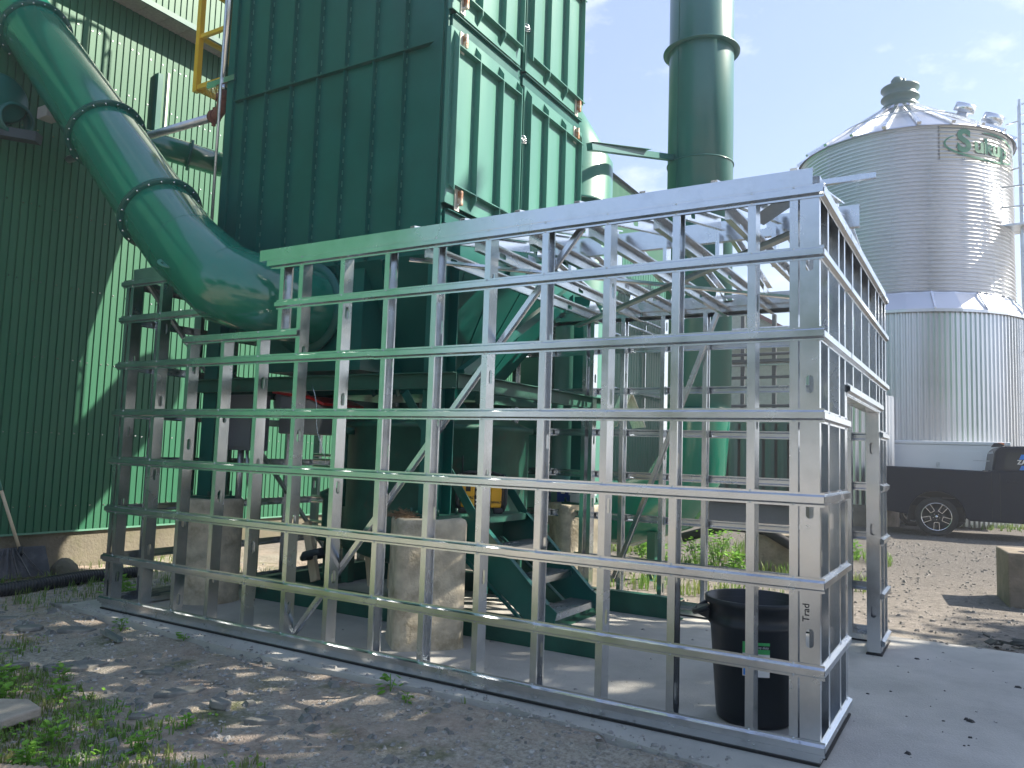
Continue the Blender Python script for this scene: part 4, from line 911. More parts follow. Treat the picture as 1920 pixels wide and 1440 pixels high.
# logo
a_l = math.atan2(18.6 - GC[1], -.16 - GC[0])
def onbn(p): a = a_l + p.x / RB; rr = RB + .034 + p.z; return Vector((GC[0] + rr * math.cos(a), GC[1] + rr * math.sin(a), p.y))
LZ = 9.93
mb = MB(); n = 24; x0, x1 = .0, 2.75; rows = [ZT - .02 - (ZT - .02 - (LZ - .46)) * j / 60 for j in range(61)]
vs = [onbn(Vector((x0 + (x1 - x0) * i / n, z, -.008 + .010 * math.cos(2 * math.pi * (z - ZB) / dz)))) for z in rows for i in range(n + 1)]
mb.add(vs, [(j * (n + 1) + i, j * (n + 1) + i + 1, (j + 1) * (n + 1) + i + 1, (j + 1) * (n + 1) + i) for j in range(60) for i in range(n)], True); mb.build('logo_panel', BINP, gb, recalc=False)
text_obj('logo_lettering', 'S', .82, None, LOGOG, gb, .004, .03, lambda p: onbn(Vector((p.x + .62, p.y + LZ + .05, .012 + p.z))))
text_obj('logo_lettering', 'ukup', .56, None, LOGOG, gb, .004, .022, lambda p: onbn(Vector((p.x + .90, p.y + LZ - .02, .012 + p.z))), align='LEFT', sx=1.12)
mb = MB()
def arc(t0, t1, w0, w1, n=30):
    cx_, ax_, az_ = 1.42, 1.28, .34
    P0 = []; P1 = []
    for i in range(n + 1):
        t = t0 + (t1 - t0) * i / n; w_ = w0 + (w1 - w0) * (math.sin(math.pi * i / n))
        P0.append(onbn(Vector((cx_ + ax_ * math.cos(t), LZ + az_ * math.sin(t), .013)))); P1.append(onbn(Vector((cx_ + (ax_ + w_) * math.cos(t), LZ + (az_ + w_) * math.sin(t), .013))))
    mb.add(P0 + P1, [(i, i + 1, n + 2 + i, n + 1 + i) for i in range(n)])
arc(R(100), R(-20), .03, .07); arc(R(146), R(325), .03, .07); mb.build('logo_ring', LOGOG, gb, recalc=False)
# ladder on the bin
bl = thing('bin_ladder', (1.6, 21, 0), 'grey caged ladder and landing on the right side of the grain bin', 'ladder')
lx, ly = 1.66, 20.45
for o in (-.22, .22): mb = MB(); mb.box(lx - .03, lx + .03, ly + o - .03, ly + o + .03, 0, 11.4); mb.build('rail', GALV_DULL, bl)
mb = MB()
for z in np.arange(.3, 11.3, .3): mb.tube([(lx, ly - .22, z), (lx, ly + .22, z)], .014, 6)
mb.build('rung', GALV_DULL, bl)
for z in np.arange(2.4, 11.3, .55): mb = MB(); mb.tube([(lx + .04 + .42 * math.sin(t), ly + .38 * math.cos(t), z) for t in np.linspace(0, math.pi, 12)], .02, 6); mb.build('cage_hoop', GALV_DULL, bl)
for t in (.4, 1.2, 1.95, 2.75): mb = MB(); mb.tube([(lx + .04 + .42 * math.sin(t), ly + .38 * math.cos(t), 2.4), (lx + .04 + .42 * math.sin(t), ly + .38 * math.cos(t), 11.2)], .014, 6); mb.build('cage_strap', GALV_DULL, bl)
mb = MB(); mb.box(lx - .55, lx + .9, ly - .5, ly + .5, 7.9, 7.95); mb.build('landing', GALV_DULL, bl)
for z in (8.4, 8.95): mb = MB(); mb.tube([(lx - .5, ly - .5, z), (lx + .9, ly - .5, z), (lx + .9, ly + .5, z)], .022, 6); mb.build('hand_rail', GALV_DULL, bl)
for x in (-.5, .2, .9): mb = MB(); mb.tube([(lx + x, ly - .5, 7.95), (lx + x, ly - .5, 8.95)], .022, 6); mb.build('rail_post', GALV_DULL, bl)
for z in (9.6, 10.9): mb = MB(); mb.tube([(lx, ly, z), (GC[0] + 2.7 * math.cos(R(-12)), GC[1] + 2.7 * math.sin(R(-12)), z)], .022, 6); mb.build('bracket', GALV_DULL, bl)

# ------------------------------------------------------------------ trailer and pickup
tl = thing('white_trailer', (1.12, 17.9, .05), 'white enclosed cargo trailer parked behind the dark pickup', 'trailer', local=True, rotz=R(2))
def TL(mb, n_, mt, **k): return mb.build(n_, mt, tl, **k)
mb = MB(); mb.box(-2.95, .10, 0, 2.1, .45, 2.0); TL(mb, 'box_body', WHITE, bevel=.02)
mb = MB(); mb.box(-2.97, .12, -.015, 2.115, 2.002, 2.09); TL(mb, 'roof_rail', WHITE, bevel=.02)
mb = MB(); mb.box(-1.4, -.45, -.012, -.002, .55, 1.86); TL(mb, 'side_door', WHITE, bevel=.004)
mb = MB(); mb.box(-1.44, -1.36, -.035, -.013, 1.45, 1.58); TL(mb, 'hinge', GALV_DULL)
mb = MB(); mb.box(-.14, -.02, -.04, -.016, 2.02, 2.07); TL(mb, 'marker_light', ORANGE)
for x in (-1.95, -1.15):
    mb = MB(); mb.lathe([(.001, 0), (.34, 0), (.34, .2), (.001, .2)], n=28, m=axes((x, -.02, .33), (1, 0, 0), (0, 0, 1), (0, 1, 0))); wt = TL(mb, 'wheel', TYRE)
    mb = MB(); mb.lathe([(.001, 0), (.2, .0), (.22, .012), (.24, .0)], n=24, m=axes((x, -.035, .33), (1, 0, 0), (0, 0, 1), (0, -1, 0))); mb.build('rim', RIM, wt)
pk = thing('pickup_truck', (-.19, 14.91, .05), 'dark pickup truck with black and silver wheels in front of the trailer', 'pickup truck', local=True, rotz=R(4))
def TR(mb, n_, mt, par=None, **k): return mb.build(n_, mt, par or pk, **k)
def arch(cx_, r_, zb, n=14): return [(cx_ - r_ * math.cos(math.pi * i / n), max(zb, .41 + r_ * math.sin(math.pi * i / n))) for i in range(n + 1)]
low = .42
side = [(-1.09, .62), (-1.07, .50), (-.60, .44)] + arch(0, .535, low) + [(.62, .36), (3.05, .36)] + arch(3.65, .535, low) + [(4.3, .42), (4.55, .50), (4.6, .95), (4.52, 1.16), (3.0, 1.25), (2.95, 1.38), (1.02, 1.42), (.98, 1.40), (-1.04, 1.45), (-1.09, 1.40)]
mb = MB(); mb.prism(side, axes((0, .20, 0), (1, 0, 0), (0, 0, 1), (0, -1, 0)), .19); mb.prism(side, axes((0, 1.98, 0), (1, 0, 0), (0, 0, 1), (0, -1, 0)), .19); TR(mb, 'body_side', TRUCK, bevel=.022)
mb = MB(); mb.box(-1.06, .95, .205, 1.785, .62, .80); mb.box(.96, 4.5, .205, 1.785, .45, 1.2); mb.box(-1.08, -1.02, .20, 1.79, .70, 1.42); mb.box(.97, 1.02, .20, 1.79, .8, 1.42); TR(mb, 'bed_floor', TRUCK)
mb = MB(); mb.prism([(1.02, 1.40), (1.08, 1.82), (1.20, 1.93), (2.6, 1.95), (2.75, 1.90), (3.35, 1.30), (1.02, 1.30)], axes((0, 1.90, 0), (1, 0, 0), (0, 0, 1), (0, -1, 0)), 1.82); TR(mb, 'cab', TRUCK, bevel=.05)
mb = MB(); mb.prism([(1.24, 1.46), (1.28, 1.80), (2.02, 1.82), (2.02, 1.44)], axes((0, .0815, 0), (1, 0, 0), (0, 0, 1), (0, -1, 0)), .006); mb.prism([(2.12, 1.42), (2.12, 1.82), (2.55, 1.82), (2.95, 1.42)], axes((0, .0815, 0), (1, 0, 0), (0, 0, 1), (0, -1, 0)), .006); TR(mb, 'side_window', GLASS)
mb = MB(); mb.box(1.075, 1.085, .35, 1.6, 1.46, 1.82); TR(mb, 'rear_window', GLASS)
for nm, x, z, a, mt_ in (('decal', 1.60, 1.71, .05, DECAL), ('decal', 1.60, 1.49, .045, DECAL)):
    mb = MB(); mb.prism([(x - .10, z - a), (x + .16, z - a), (x + .16, z + a), (x - .06, z + a)], axes((0, .0745, 0), (1, 0, 0), (0, 0, 1), (0, -1, 0)), .002); TR(mb, nm, mt_)
text_obj('lettering', 'ZA', .12, axes((1.545, .072, 1.60), (1, 0, 0), (0, 0, 1), (0, -1, 0)), WHITEP, pk, .001, .003)
mb = MB(); mb.box(1.26, 1.48, -.012, .008, 1.20, 1.235); TR(mb, 'door_handle', TRUCK, bevel=.006)
for xg in (1.004, 1.15, 2.07): mb = MB(); mb.box(xg, xg + .008, .002, .0095, .42, 1.38); TR(mb, 'panel_gap', RUBBER)
mb = MB(); mb.box(-1.105, -1.00, .004, .14, 1.00, 1.34); TR(mb, 'tail_light', REDP, bevel=.02)
mb = MB(); mb.box(-1.22, -1.02, .05, 1.93, .50, .74); TR(mb, 'bumper', RIMB, bevel=.04)
mb = MB(); mb.prism([(-.51, .70), (-.47, .68), (-.5, .28), (-.56, .26)], axes((0, .17, 0), (1, 0, 0), (0, 0, 1), (0, -1, 0)), .15); TR(mb, 'mud_flap', RUBBER)
mb = MB(); mb.prism([(1.08, 1.92), (1.14, 2.01), (1.24, 2.01), (1.38, 1.94)], axes((0, 1.05, 0), (1, 0, 0), (0, 0, 1), (0, -1, 0)), .12); TR(mb, 'antenna_fin', TRUCK)
mb = MB(); mb.bar((.74, .9, 1.62), (1.1, .9, 1.62), .02, .02); TR(mb, 'cargo_bar', GALV_DULL)
for xw in (0, 3.65):
    mb = MB(); mb.lathe([(.528, -.014), (.528, -.75)], n=30, m=axes((xw, 0, .41), (1, 0, 0), (0, 0, 1), (0, -1, 0)), a0=-.15, a1=math.pi + .15); mb.box(xw - .55, xw + .55, .40, .41, .3, 1.0); TR(mb, 'wheel_well', RUBBER)
def wheel(x, y, out):
    m = axes((x, y, .41), (1, 0, 0), (0, 0, 1), (0, -1, 0)) if out else axes((x, y, .41), (1, 0, 0), (0, 0, -1), (0, 1, 0))
    mb = MB(); mb.lathe([(.27, -.24), (.36, -.26), (.405, -.235), (.412, -.13), (.405, -.02), (.37, .0), (.29, .004), (.28, -.02), (.27, -.03)], n=56, m=m); wh = TR(mb, 'wheel', TYRE)
    mb = MB(); mb.lathe([(.285, -.005), (.295, .003), (.282, .008), (.272, -.01), (.262, -.06), (.26, -.2)], n=56, m=m); TR(mb, 'rim', RIM, wh)
    mb = MB(); mb.lathe([(.0015, -.055), (.26, -.075), (.262, -.2)], n=30, m=m)
    for k_ in range(6):
        a = 2 * math.pi * k_ / 6
    for k_ in range(5):
        a = R(90) + 2 * math.pi * k_ / 5
        mm = m @ Matrix.Rotation(a, 4, 'Z'); mb.prism([(.05, -.075), (.10, -.055), (.10, .055), (.05, .075), (.02, 0)], mm @ Matrix.Translation((0, 0, -.05)), .04)
        mb.prism([(.07, .062), (.265, .105), (.265, .155), (.07, .09)], mm @ Matrix.Translation((0, 0, -.05)), .045); mb.prism([(.07, -.062), (.07, -.09), (.265, -.155), (.265, -.105)], mm @ Matrix.Translation((0, 0, -.05)), .045)
    TR(mb, 'spokes', RIMB, wh)
    mb = MB()
    for k_ in range(5):
        a = R(-90) + 2 * math.pi * k_ / 5; mm = m @ Matrix.Rotation(a, 4, 'Z')
        for s_ in (1, -1): mb.bar(mm @ Vector((.12, .045 * s_, 0)), mm @ Vector((.275, .055 * s_, .002)), .010, .006, m.to_3x3() @ Vector((0, 0, 1)))
        mb.bar(mm @ Vector((.12, -.045, 0)), mm @ Vector((.12, .045, 0)), .010, .006, m.to_3x3() @ Vector((0, 0, 1)))
        q = m @ Vector((.062 * math.cos(a), .062 * math.sin(a), -.01)); q2 = m @ Vector((.062 * math.cos(a), .062 * math.sin(a), .006)); mb.tube([q, q2], .008, 6)
    mb.lathe([(.001, .008), (.028, .006), (.030, -.01)], n=16, m=m); TR(mb, 'rim_trim', RIM, wh)
for x in (0, 3.65): wheel(x, .03, True); wheel(x, 1.95, False)

# ------------------------------------------------------------------ blocks and stone
def block(cx_, cy_, wx, wy, h, rz, label):
    t = thing('concrete_block', (cx_, cy_, .03), label, 'concrete block', 'concrete blocks in the yard', local=True, rotz=rz)
    mb = MB(); n = 6; vs = []; 
    mb.box(-wx / 2, wx / 2, -wy / 2, wy / 2, 0, h); o = mb.build('block', BLOCKM, t, bevel=.018); return t
block(1.38, 6.50, 1.1, .75, .585, R(8), 'dark shaded concrete block at the right edge with a stone on top')
block(-1.83, 7.0, .62, .6, .52, R(15), 'pale concrete block standing behind the back studs')
def stone_mesh(r, sx_, sy_, sz_, seed, rough=.25):
    bm = bmesh.new(); bmesh.ops.create_icosphere(bm, subdivisions=3, radius=r)
    for v in bm.verts:
        k_ = 1 + rough * mnoise.noise(v.co * (1.6 / r) + Vector((seed, 0, 0))); v.co = Vector((v.co.x * sx_ * k_, v.co.y * sy_ * k_, v.co.z * sz_ * k_))
    me = bpy.data.meshes.new('stone'); bm.to_mesh(me); bm.free(); return me
me = stone_mesh(.13, 1.3, .8, .55, 3); me.materials.append(BLOCKM); so2 = bpy.data.objects.new('loose_stone', me); sc.collection.objects.link(so2); so2.location = (1.22, 6.35, .68); tag(so2, 'rough brown stone lying on top of the right concrete block', 'stone')
# hose behind the stack
hs = MB(); hs.tube([(-2.9, 6.6, .42), (-2.3, 6.7, .62), (-1.8, 6.7, .60), (-1.4, 6.65, .40), (-1.0, 6.6, .08), (-.6, 7.2, .07)], .065, 14); tag(hs.build('black_hose', RUBBER, None), 'thick black hose lying over the pale concrete block', 'hose')

# ------------------------------------------------------------------ far things seen through the back
rk = thing('pipe_rack', (-7, 27, 0), 'dark steel pipe rack with stacked pipes far behind the enclosure', 'pipe rack')
for x in (-8.6, -7.4, -6.2, -5.0):
    mb = MB(); mb.box(x - .07, x + .07, 26.9, 27.1, 0, 7.2); mb.build('post', STEEL_D, rk)
for z in (3.6, 4.3, 4.7, 5.2, 5.6, 6.15, 6.6): mb = MB(); mb.tube([(-9.5, 26.7, z), (-4.0, 26.7, z + .05)], .06, 8); mb.build('pipe', STEEL_D if z in (3.6, 4.7, 5.6) else GALV_DULL, rk)
for z in (3.4, 5.4): mb = MB(); mb.box(-9.5, -4.0, 26.4, 27.2, z - .1, z); mb.build('deck', STEEL_D, rk)
ch = thing('cream_shed', (-8, 31, 0), 'pale green house with a faded red roof far behind the pipe rack', 'house')
mb = MB(); mb.prism([(-12, 0), (-12, 7.5), (-9.6, 9.0), (-6.4, 7.1), (-3.5, 7.1), (-3.5, 0)], axes((0, 33, 0), (1, 0, 0), (0, 0, 1), (0, -1, 0)), 2); mb.build('wall', CREAM, ch)
mb = MB(); mb.bar((-9.9, 30.9, 9.2), (-6.2, 30.9, 7.0), .5, .16, (0, 0, 1)); mb.build('roof', REDROOF, ch)
mb = MB(); n = 60; vs = []
for i in range(n + 1):
    for (y, z) in ((29.6, 6.72), (31.0, 7.25)): vs.append((-9.5 + 7 * i / n, y, z + .06 * math.sin(i * math.pi / 2.0)))
mb.add(vs, [(2 * i, 2 * i + 2, 2 * i + 3, 2 * i + 1) for i in range(n)], True); mb.box(-9.5, -2.5, 29.6, 29.65, 6.55, 6.68); mb.build('porch_roof', ROOFC, ch)
gs = thing('far_green_container', (-6, 22, 0), 'bright green shipping container seen low through the back studs', 'container')
mb = MB(); y = 22.5; xs_ = np.arange(-8.4, -3.9, .1); vs = []
for i, x in enumerate(xs_): vs += [(x, y + (.03 if i % 4 in (0, 1) else 0), .15), (x, y + (.03 if i % 4 in (0, 1) else 0), 2.75)]
mb.add(vs, [(2 * i, 2 * i + 2, 2 * i + 3, 2 * i + 1) for i in range(len(xs_) - 1)]); mb.box(-8.4, -3.9, 22.53, 24.9, .14, 2.8); mb.build('container_body', GREEN_DOOR, gs)
mb = MB(); mb.tube([(-6.0, 22.3, 2.3), (-6.0, 22.3, 3.2)], .05, 8); mb.tube([(-6.0, 22.3, 2.3), (-5.7, 22.3, 2.25)], .05, 8); mb.build('yellow_pipe', YELLOW, gs)
sb2 = thing('small_silver_bin', (-2.6, 13.6, 0), 'small corrugated silver bin on a concrete ring seen through the doorway', 'bin')
mb = MB(); N = 200; vs = []
for i in range(N):
    a = 2 * math.pi * i / N; rr = 1.1 + (0, 0, -.025, -.025)[i % 4]; vs += [(-2.3 + rr * math.cos(a), 20.0 - 2.6 + rr * math.sin(a), .55), (-2.3 + rr * math.cos(a), 17.4 + rr * math.sin(a), 3.2)]
mb.add(vs, [(2 * i, 2 * ((i + 1) % N), 2 * ((i + 1) % N) + 1, 2 * i + 1) for i in range(N)]); mb.build('ribbed_wall', BIN, sb2, recalc=False)
mb = MB(); mb.lathe([(1.2, 0), (1.2, .55), (.9, .56)], (-2.3, 17.4, 0), 30); mb.build('footing', BLOCKM, sb2)

# ------------------------------------------------------------------ foreground small things
shv = thing('snow_shovel', (-8.1, .45, .05), 'black snow shovel with a wooden handle leaning against the foundation', 'shovel')
mb = MB(); n = 9; vs = []
for j in range(6):
    for i in range(n + 1):
        u = i / n - .5; v = j / 5; z = .03 + v * .30; x = -7.98 - v * .16 + .10 * (1 - (2 * u) ** 2) * -.6; y = .50 + u * .66
        vs.append((x, y, z))
nv = len(vs); vs += [(x - .006, y, z) for x, y, z in vs]
fs = [(j * (n + 1) + i, j * (n + 1) + i + 1, (j + 1) * (n + 1) + i + 1, (j + 1) * (n + 1) + i) for j in range(5) for i in range(n)]; fs += [tuple(q + nv for q in f)[::-1] for f in fs]
mb.add(vs, fs, True)
for u in (-.25, -.12, 0, .12, .25): mb.bar((-7.99, .50 + u, .04), (-8.17, .50 + u * .3, .32), .012, .012)
mb.build('blade', SHOV, shv)
hp0, hp1 = Vector((-8.16, .59, .27)), Vector((-8.38, .33, 1.24))
mb = MB(); mb.tube([hp0, hp0.lerp(hp1, .68)], .017, 10); mb.build('shaft', WOOD, shv)
mb = MB(); mb.tube([hp0.lerp(hp1, .68), hp0.lerp(hp1, .82)], .0185, 10); mb.build('shaft_sleeve', GREEN_DOOR, shv)
mb = MB(); mb.tube([hp0.lerp(hp1, .82), hp0.lerp(hp1, .96)], .016, 10); mb.tube([hp1 + Vector((0, -.06, -.03)), hp1 + Vector((0, -.05, .05)), hp1 + Vector((0, .05, .05)), hp1 + Vector((0, .06, -.03)), hp1 + Vector((0, -.06, -.03))], .012, 8); mb.build('grip', BLACK_PL, shv)
mb = MB(); mb.tube([(-8.17, .585, .20), (-8.15, .585, .34)], .026, 10); mb.build('socket', BLACK_PL, shv)
def corr_pipe(name, pts, r, mt, label, pitch=.03, amp=.09):
    pts = [Vector(p) for p in pts]; P_ = []; rr = []
    L = sum((pts[i + 1] - pts[i]).length for i in range(len(pts) - 1)); n_ = int(L / pitch * 4)
    for i in range(n_ + 1):
        s_ = L * i / n_; a = 0
        for j in range(len(pts) - 1):
            l_ = (pts[j + 1] - pts[j]).length
            if s_ <= l_ or j == len(pts) - 2: P_.append(pts[j].lerp(pts[j + 1], min(1, s_ / l_))); break
            s_ -= l_
        rr.append(r * (1 + amp * math.sin(i * math.pi / 2 + .3)))
    t = thing(name, pts[0], label, 'pipe'); mb = MB(); mb.tube(P_, rr, 22, cap=True); mb.build('pipe', mt, t); return t
corr_pipe('drain_pipe', [(-7.2, -1.2, .06), (-7.26, -.3, .06), (-7.30, .3, .065), (-7.42, .9, .07), (-7.40, 1.5, .05)], .062, BLACK_PL, 'black corrugated drain pipe lying along the building foundation')
corr_pipe('culvert_pipe', [(-3.6, -2.47, .05), (-2.79, -2.045, .055)], .046, CULV, 'brown corrugated pipe end lying in the grass at the lower left', .032, .07)
# stone slabs and flat stones
def flat_stone(name, x, y, wx, wy, h, rz, mt, label, seed, grp='flat stones on the dirt'):
    n = random.Random(seed); k_ = n.randint(5, 8); poly = []
    for i in range(k_):
        a = 2 * math.pi * i / k_ + n.uniform(-.2, .2); rr = n.uniform(.78, 1.05); poly.append((wx / 2 * rr * math.cos(a), wy / 2 * rr * math.sin(a)))
    mb = MB(); mb.prism(poly, Matrix.Identity(4), h); o = mb.build(name, mt, None, bevel=h * .22)
    o.location = (x, y, gz(x, y) - .002); o.rotation_euler = (n.uniform(-.07, .07), n.uniform(-.07, .07), rz); return tag(o, label, 'stone', grp)
mb = MB(); mb.prism([(-.55, -.16), (.28, -.19), (.36, .0), (.20, .13), (-.55, .18)], Matrix.Identity(4), .05); o = mb.build('stone_slab', SLABST, None, bevel=.01); o.location = (-3.93, -1.78, .02); o.rotation_euler = (R(2), R(-3), R(28)); tag(o, 'large pale stone slab lying in the weeds at the left edge', 'stone slab')
FS = [(-3.50, -1.58, .15, .10, .018, .3, 'small grey flat stone just right of the pale slab'), (-4.79, -1.16, .20, .13, .035, 1.0, 'rounded grey stone near the left edge above the weeds'), (-4.42, -.93, .42, .20, .030, .9, 'long dark slate slab between the weeds and the dirt'), (-4.50, -1.05, .17, .09, .035, .7, 'small pale stone touching the long dark slate'), (-3.42, -.93, .30, .13, .025, .9, 'flat grey slate in the middle of the dirt'), (-3.05, -.93, .16, .10, .045, .2, 'upright pale chunk of stone in the middle of the dirt'), (-2.66, -.95, .24, .10, .03, .6, 'broken pale stone wedge towards the slab edge'), (-5.30, -.45, .30, .16, .03, .8, 'flat grey stone near the left end of the frame'), (-5.65, -.62, .26, .18, .03, .2, 'grey slate shard left of the frame end'), (-6.4, .1, .34, .2, .03, .4, 'broad grey slate beside the drain pipe'), (-6.2, -.5, .25, .16, .03, .9, 'grey stone in front of the drain pipe'), (-3.9, -.75, .2, .1, .02, .1, 'thin grey shard between two sunlit patches'), (-5.2, -1.0, .22, .12, .02, .5, 'thin slate lying left of the long dark slab'), (-3.3, -1.25, .16, .1, .02, .9, 'small slate lying in the grass near the centre')]
for i, f in enumerate(FS): flat_stone('flat_stone', f[0], f[1], f[2], f[3], f[4], f[5], STONE, f[6], 30 + i)
me = stone_mesh(.17, 1.1, .7, .8, 9, .2); me.materials.append(FOUND); o = bpy.data.objects.new('rounded_rock', me); sc.collection.objects.link(o); o.location = (-8.05, 1.02, .05); tag(o, 'rounded mossy rock at the foot of the foundation beside the shovel', 'rock')
mb = MB(); mb.sheet([(0, .03), (0, 0), (.04, 0), (.04, .03)], .0015, frame((-4.98, -.46, .075), (-4.74, -.50, .06)), .3); tag(mb.build('steel_offcut', GALV_DULL, None), 'short galvanised steel offcut lying on the dirt by the slab edge', 'steel offcut')
# rubble heap on the right
rbm = MB(); rnd = random.Random(3)
for q in range(46):
    x, y = 1.12 + rnd.gauss(0, .22), 3.75 + rnd.gauss(0, .18); s_ = rnd.uniform(.015, .065); m = Matrix.Translation((x, y, .07 + rnd.uniform(0, .04))) @ Matrix.Rotation(rnd.uniform(0, 6), 4, 'Z') @ Matrix.Rotation(rnd.uniform(-.5, .5), 4, 'X'); rbm.box(-s_, s_, -s_ * .6, s_ * .6, 0, s_ * .3, m)
tag(rbm.build('rubble_heap', mat('dark_rubble', (.05, .055, .05), .9, 0, .4, 10), None, recalc=False), 'dark flat rubble heap beyond the slab at the right', 'rubble', kind='stuff')

# gravel
def gravel(N, region, smin, smax, mt, name, seed, dens=None, lab=None):
    rnd = random.Random(seed); V = []; F = []; base = [(-1, -.7, -.4), (.9, -1, -.5), (1, .8, -.4), (-.8, 1, -.5), (-.5, -.5, .6), (.6, -.4, .5), (.4, .6, .65), (-.6, .4, .45)]
    FF = [(0, 3, 2, 1), (4, 5, 6, 7), (0, 1, 5, 4), (1, 2, 6, 5), (2, 3, 7, 6), (3, 0, 4, 7)]; c = 0
    while c < N:
        x, y = rnd.uniform(region[0], region[1]), rnd.uniform(region[2], region[3])
        if dens and rnd.random() > dens(x, y): continue
        z = SLAB_Z if (on_slab(x, y)) else gz(x, y); s_ = smin + (smax - smin) * rnd.random() ** 3; a = rnd.uniform(0, 6.28); ca, sa = math.cos(a), math.sin(a); b0 = len(V); fx = rnd.uniform(.6, 1.2); fz = rnd.uniform(.4, .9)
        for p in base:
            px, py, pz = p[0] * s_ * fx * rnd.uniform(.8, 1.2), p[1] * s_ * rnd.uniform(.8, 1.2), p[2] * s_ * fz; V.append((x + px * ca - py * sa, y + px * sa + py * ca, z + pz + s_ * .2))
        F += [tuple(i + b0 for i in f) for f in FF]; c += 1
    mb = MB(); mb.add(V, F); o = mb.build(name, mt, None, recalc=False); return tag(o, lab, 'gravel', kind='stuff')
def dn(x, y):
    if on_slab(x, y):
        d = y - slab_edge(x)
        return .9 * math.exp(-d / .07) if d < .5 else .006
    return .35 + .65 * max(0, mnoise.noise(Vector((x * .8, y * .8, 5))) + .3)
gravel(750, (-7.2, .5, -3.4, -.2), .014, .045, STONE, 'slate_chips', 17, lambda x, y: 0 if on_slab(x, y) else .6, 'scattered larger slate chips on the dirt in front of the slab')
GRAV = mat('gravel_stone', (.38, .37, .35), .9, 0, .35, 25, alt=(.22, .22, .21), altpos=(.42, .6), altscale=15)
gravel(15000, (-7.5, 1.2, -3.6, 3.0), .004, .018, GRAV, 'gravel', 11, dn, 'loose grey gravel scattered over the dirt in front of the slab')
gravel(110, (-.5, 2.2, -1.8, 3.0), .005, .022, mat('dark_debris', (.05, .05, .05), .9), 'slab_debris', 19, lambda x, y: 1 if y > slab_edge(x) + .2 else 0, 'small dark crumbs scattered on the slab at the right')
gravel(5200, (-3.5, 3.0, 3.3, 13), .006, .026, mat('yard_stone', (.25, .235, .215), .9, 0, .4, 25, alt=(.17, .16, .15), altpos=(.42, .6), altscale=15), 'yard_gravel', 12, lambda x, y: .6, 'scattered stones on the yard behind the enclosure')
# grass tufts
def blades(N, region, dens, hmin, hmax, mt, name, seed, lab, wd=.0035, lean=.6):
    rnd = random.Random(seed); V = []; F = []; c = 0; tries = 0
    while c < N and tries < N * 60:
        tries += 1; x, y = rnd.uniform(region[0], region[1]), rnd.uniform(region[2], region[3])
        if on_slab(x, y) or rnd.random() > dens(x, y): continue
        z = gz(x, y)
        for q in range(rnd.randint(2, 5)):
            h = rnd.uniform(hmin, hmax); a = rnd.uniform(0, 6.28); l_ = h * rnd.uniform(.2, 1) * lean; bx_, by_ = x + rnd.gauss(0, .012), y + rnd.gauss(0, .012); ca, sa = math.cos(a), math.sin(a); w_ = wd * rnd.uniform(.6, 1.3); b0 = len(V)
            V += [(bx_ - sa * w_, by_ + ca * w_, z - .005), (bx_ + sa * w_, by_ - ca * w_, z - .005), (bx_ + ca * l_ * .4 + sa * w_ * .8, by_ + sa * l_ * .4 - ca * w_ * .8, z + h * .6), (bx_ + ca * l_ * .4 - sa * w_ * .8, by_ + sa * l_ * .4 + ca * w_ * .8, z + h * .6), (bx_ + ca * l_, by_ + sa * l_, z + h * .9)]
            F += [(b0, b0 + 1, b0 + 2, b0 + 3), (b0 + 3, b0 + 2, b0 + 4)]
        c += 1
    mb = MB(); mb.add(V, F); return tag(mb.build(name, mt, None, recalc=False), lab, 'grass', kind='stuff')
def gd(x, y):
    cl = mnoise.noise(Vector((x * 1.9, y * 1.9, 2))) + .5 * mnoise.noise(Vector((x * 5, y * 5, 7)))
    d = (-y - 1.1) * 1.5 + (-x - 4) * .18              # denser towards the lower left corner
    return max(0, min(1, .03 + 1.2 * (d + cl * .8))) if cl > -.45 else .02
blades(9500, (-6.5, -1.2, -3.6, -.2), gd, .015, .062, GRASS, 'grass', 21, 'patchy low green and dry grass over the dirt at the lower left')
blades(600, (-8.4, -6.3, -.3, 2.6), lambda x, y: .5, .03, .12, GRASS, 'grass_by_wall', 22, 'green grass tufts between the drain pipe and the frame')
blades(1500, (-5, -.5, 4.2, 9.5), lambda x, y: max(0, mnoise.noise(Vector((x, y, 4))) * 2 + .25), .04, .22, GRASS, 'grass_behind', 23, 'rough grass patches behind the back studs', .006)
blades(420, (-3, 4, 18.0, 20), lambda x, y: .6, .05, .16, GRASS, 'grass_by_trailer', 24, 'dry grass verge under the trailer', .012)
# low leafy ground cover
rnd = random.Random(77); mb = MB(); c = 0
while c < 7000:
    x, y = rnd.uniform(-6.5, -1.6), rnd.uniform(-3.4, -.5)
    if on_slab(x, y) or rnd.random() > gd(x, y) * 1.2: continue
    z = gz(x, y) + rnd.uniform(.004, .05); a = rnd.uniform(0, 6.28); L = rnd.uniform(.012, .032); t = rnd.uniform(-.5, .6); d = Vector((math.cos(a), math.sin(a), t)).normalized() * L; w_ = Vector((-math.sin(a), math.cos(a), rnd.uniform(-.4, .4))) * L * .42; p = Vector((x, y, z))
    mb.add([p, p + d * .5 + w_, p + d, p + d * .5 - w_], [(0, 1, 2, 3)]); c += 1
tag(mb.build('clover', WEED, None, recalc=False), 'low leafy clover spread through the grass at the lower left', 'ground cover', kind='stuff')
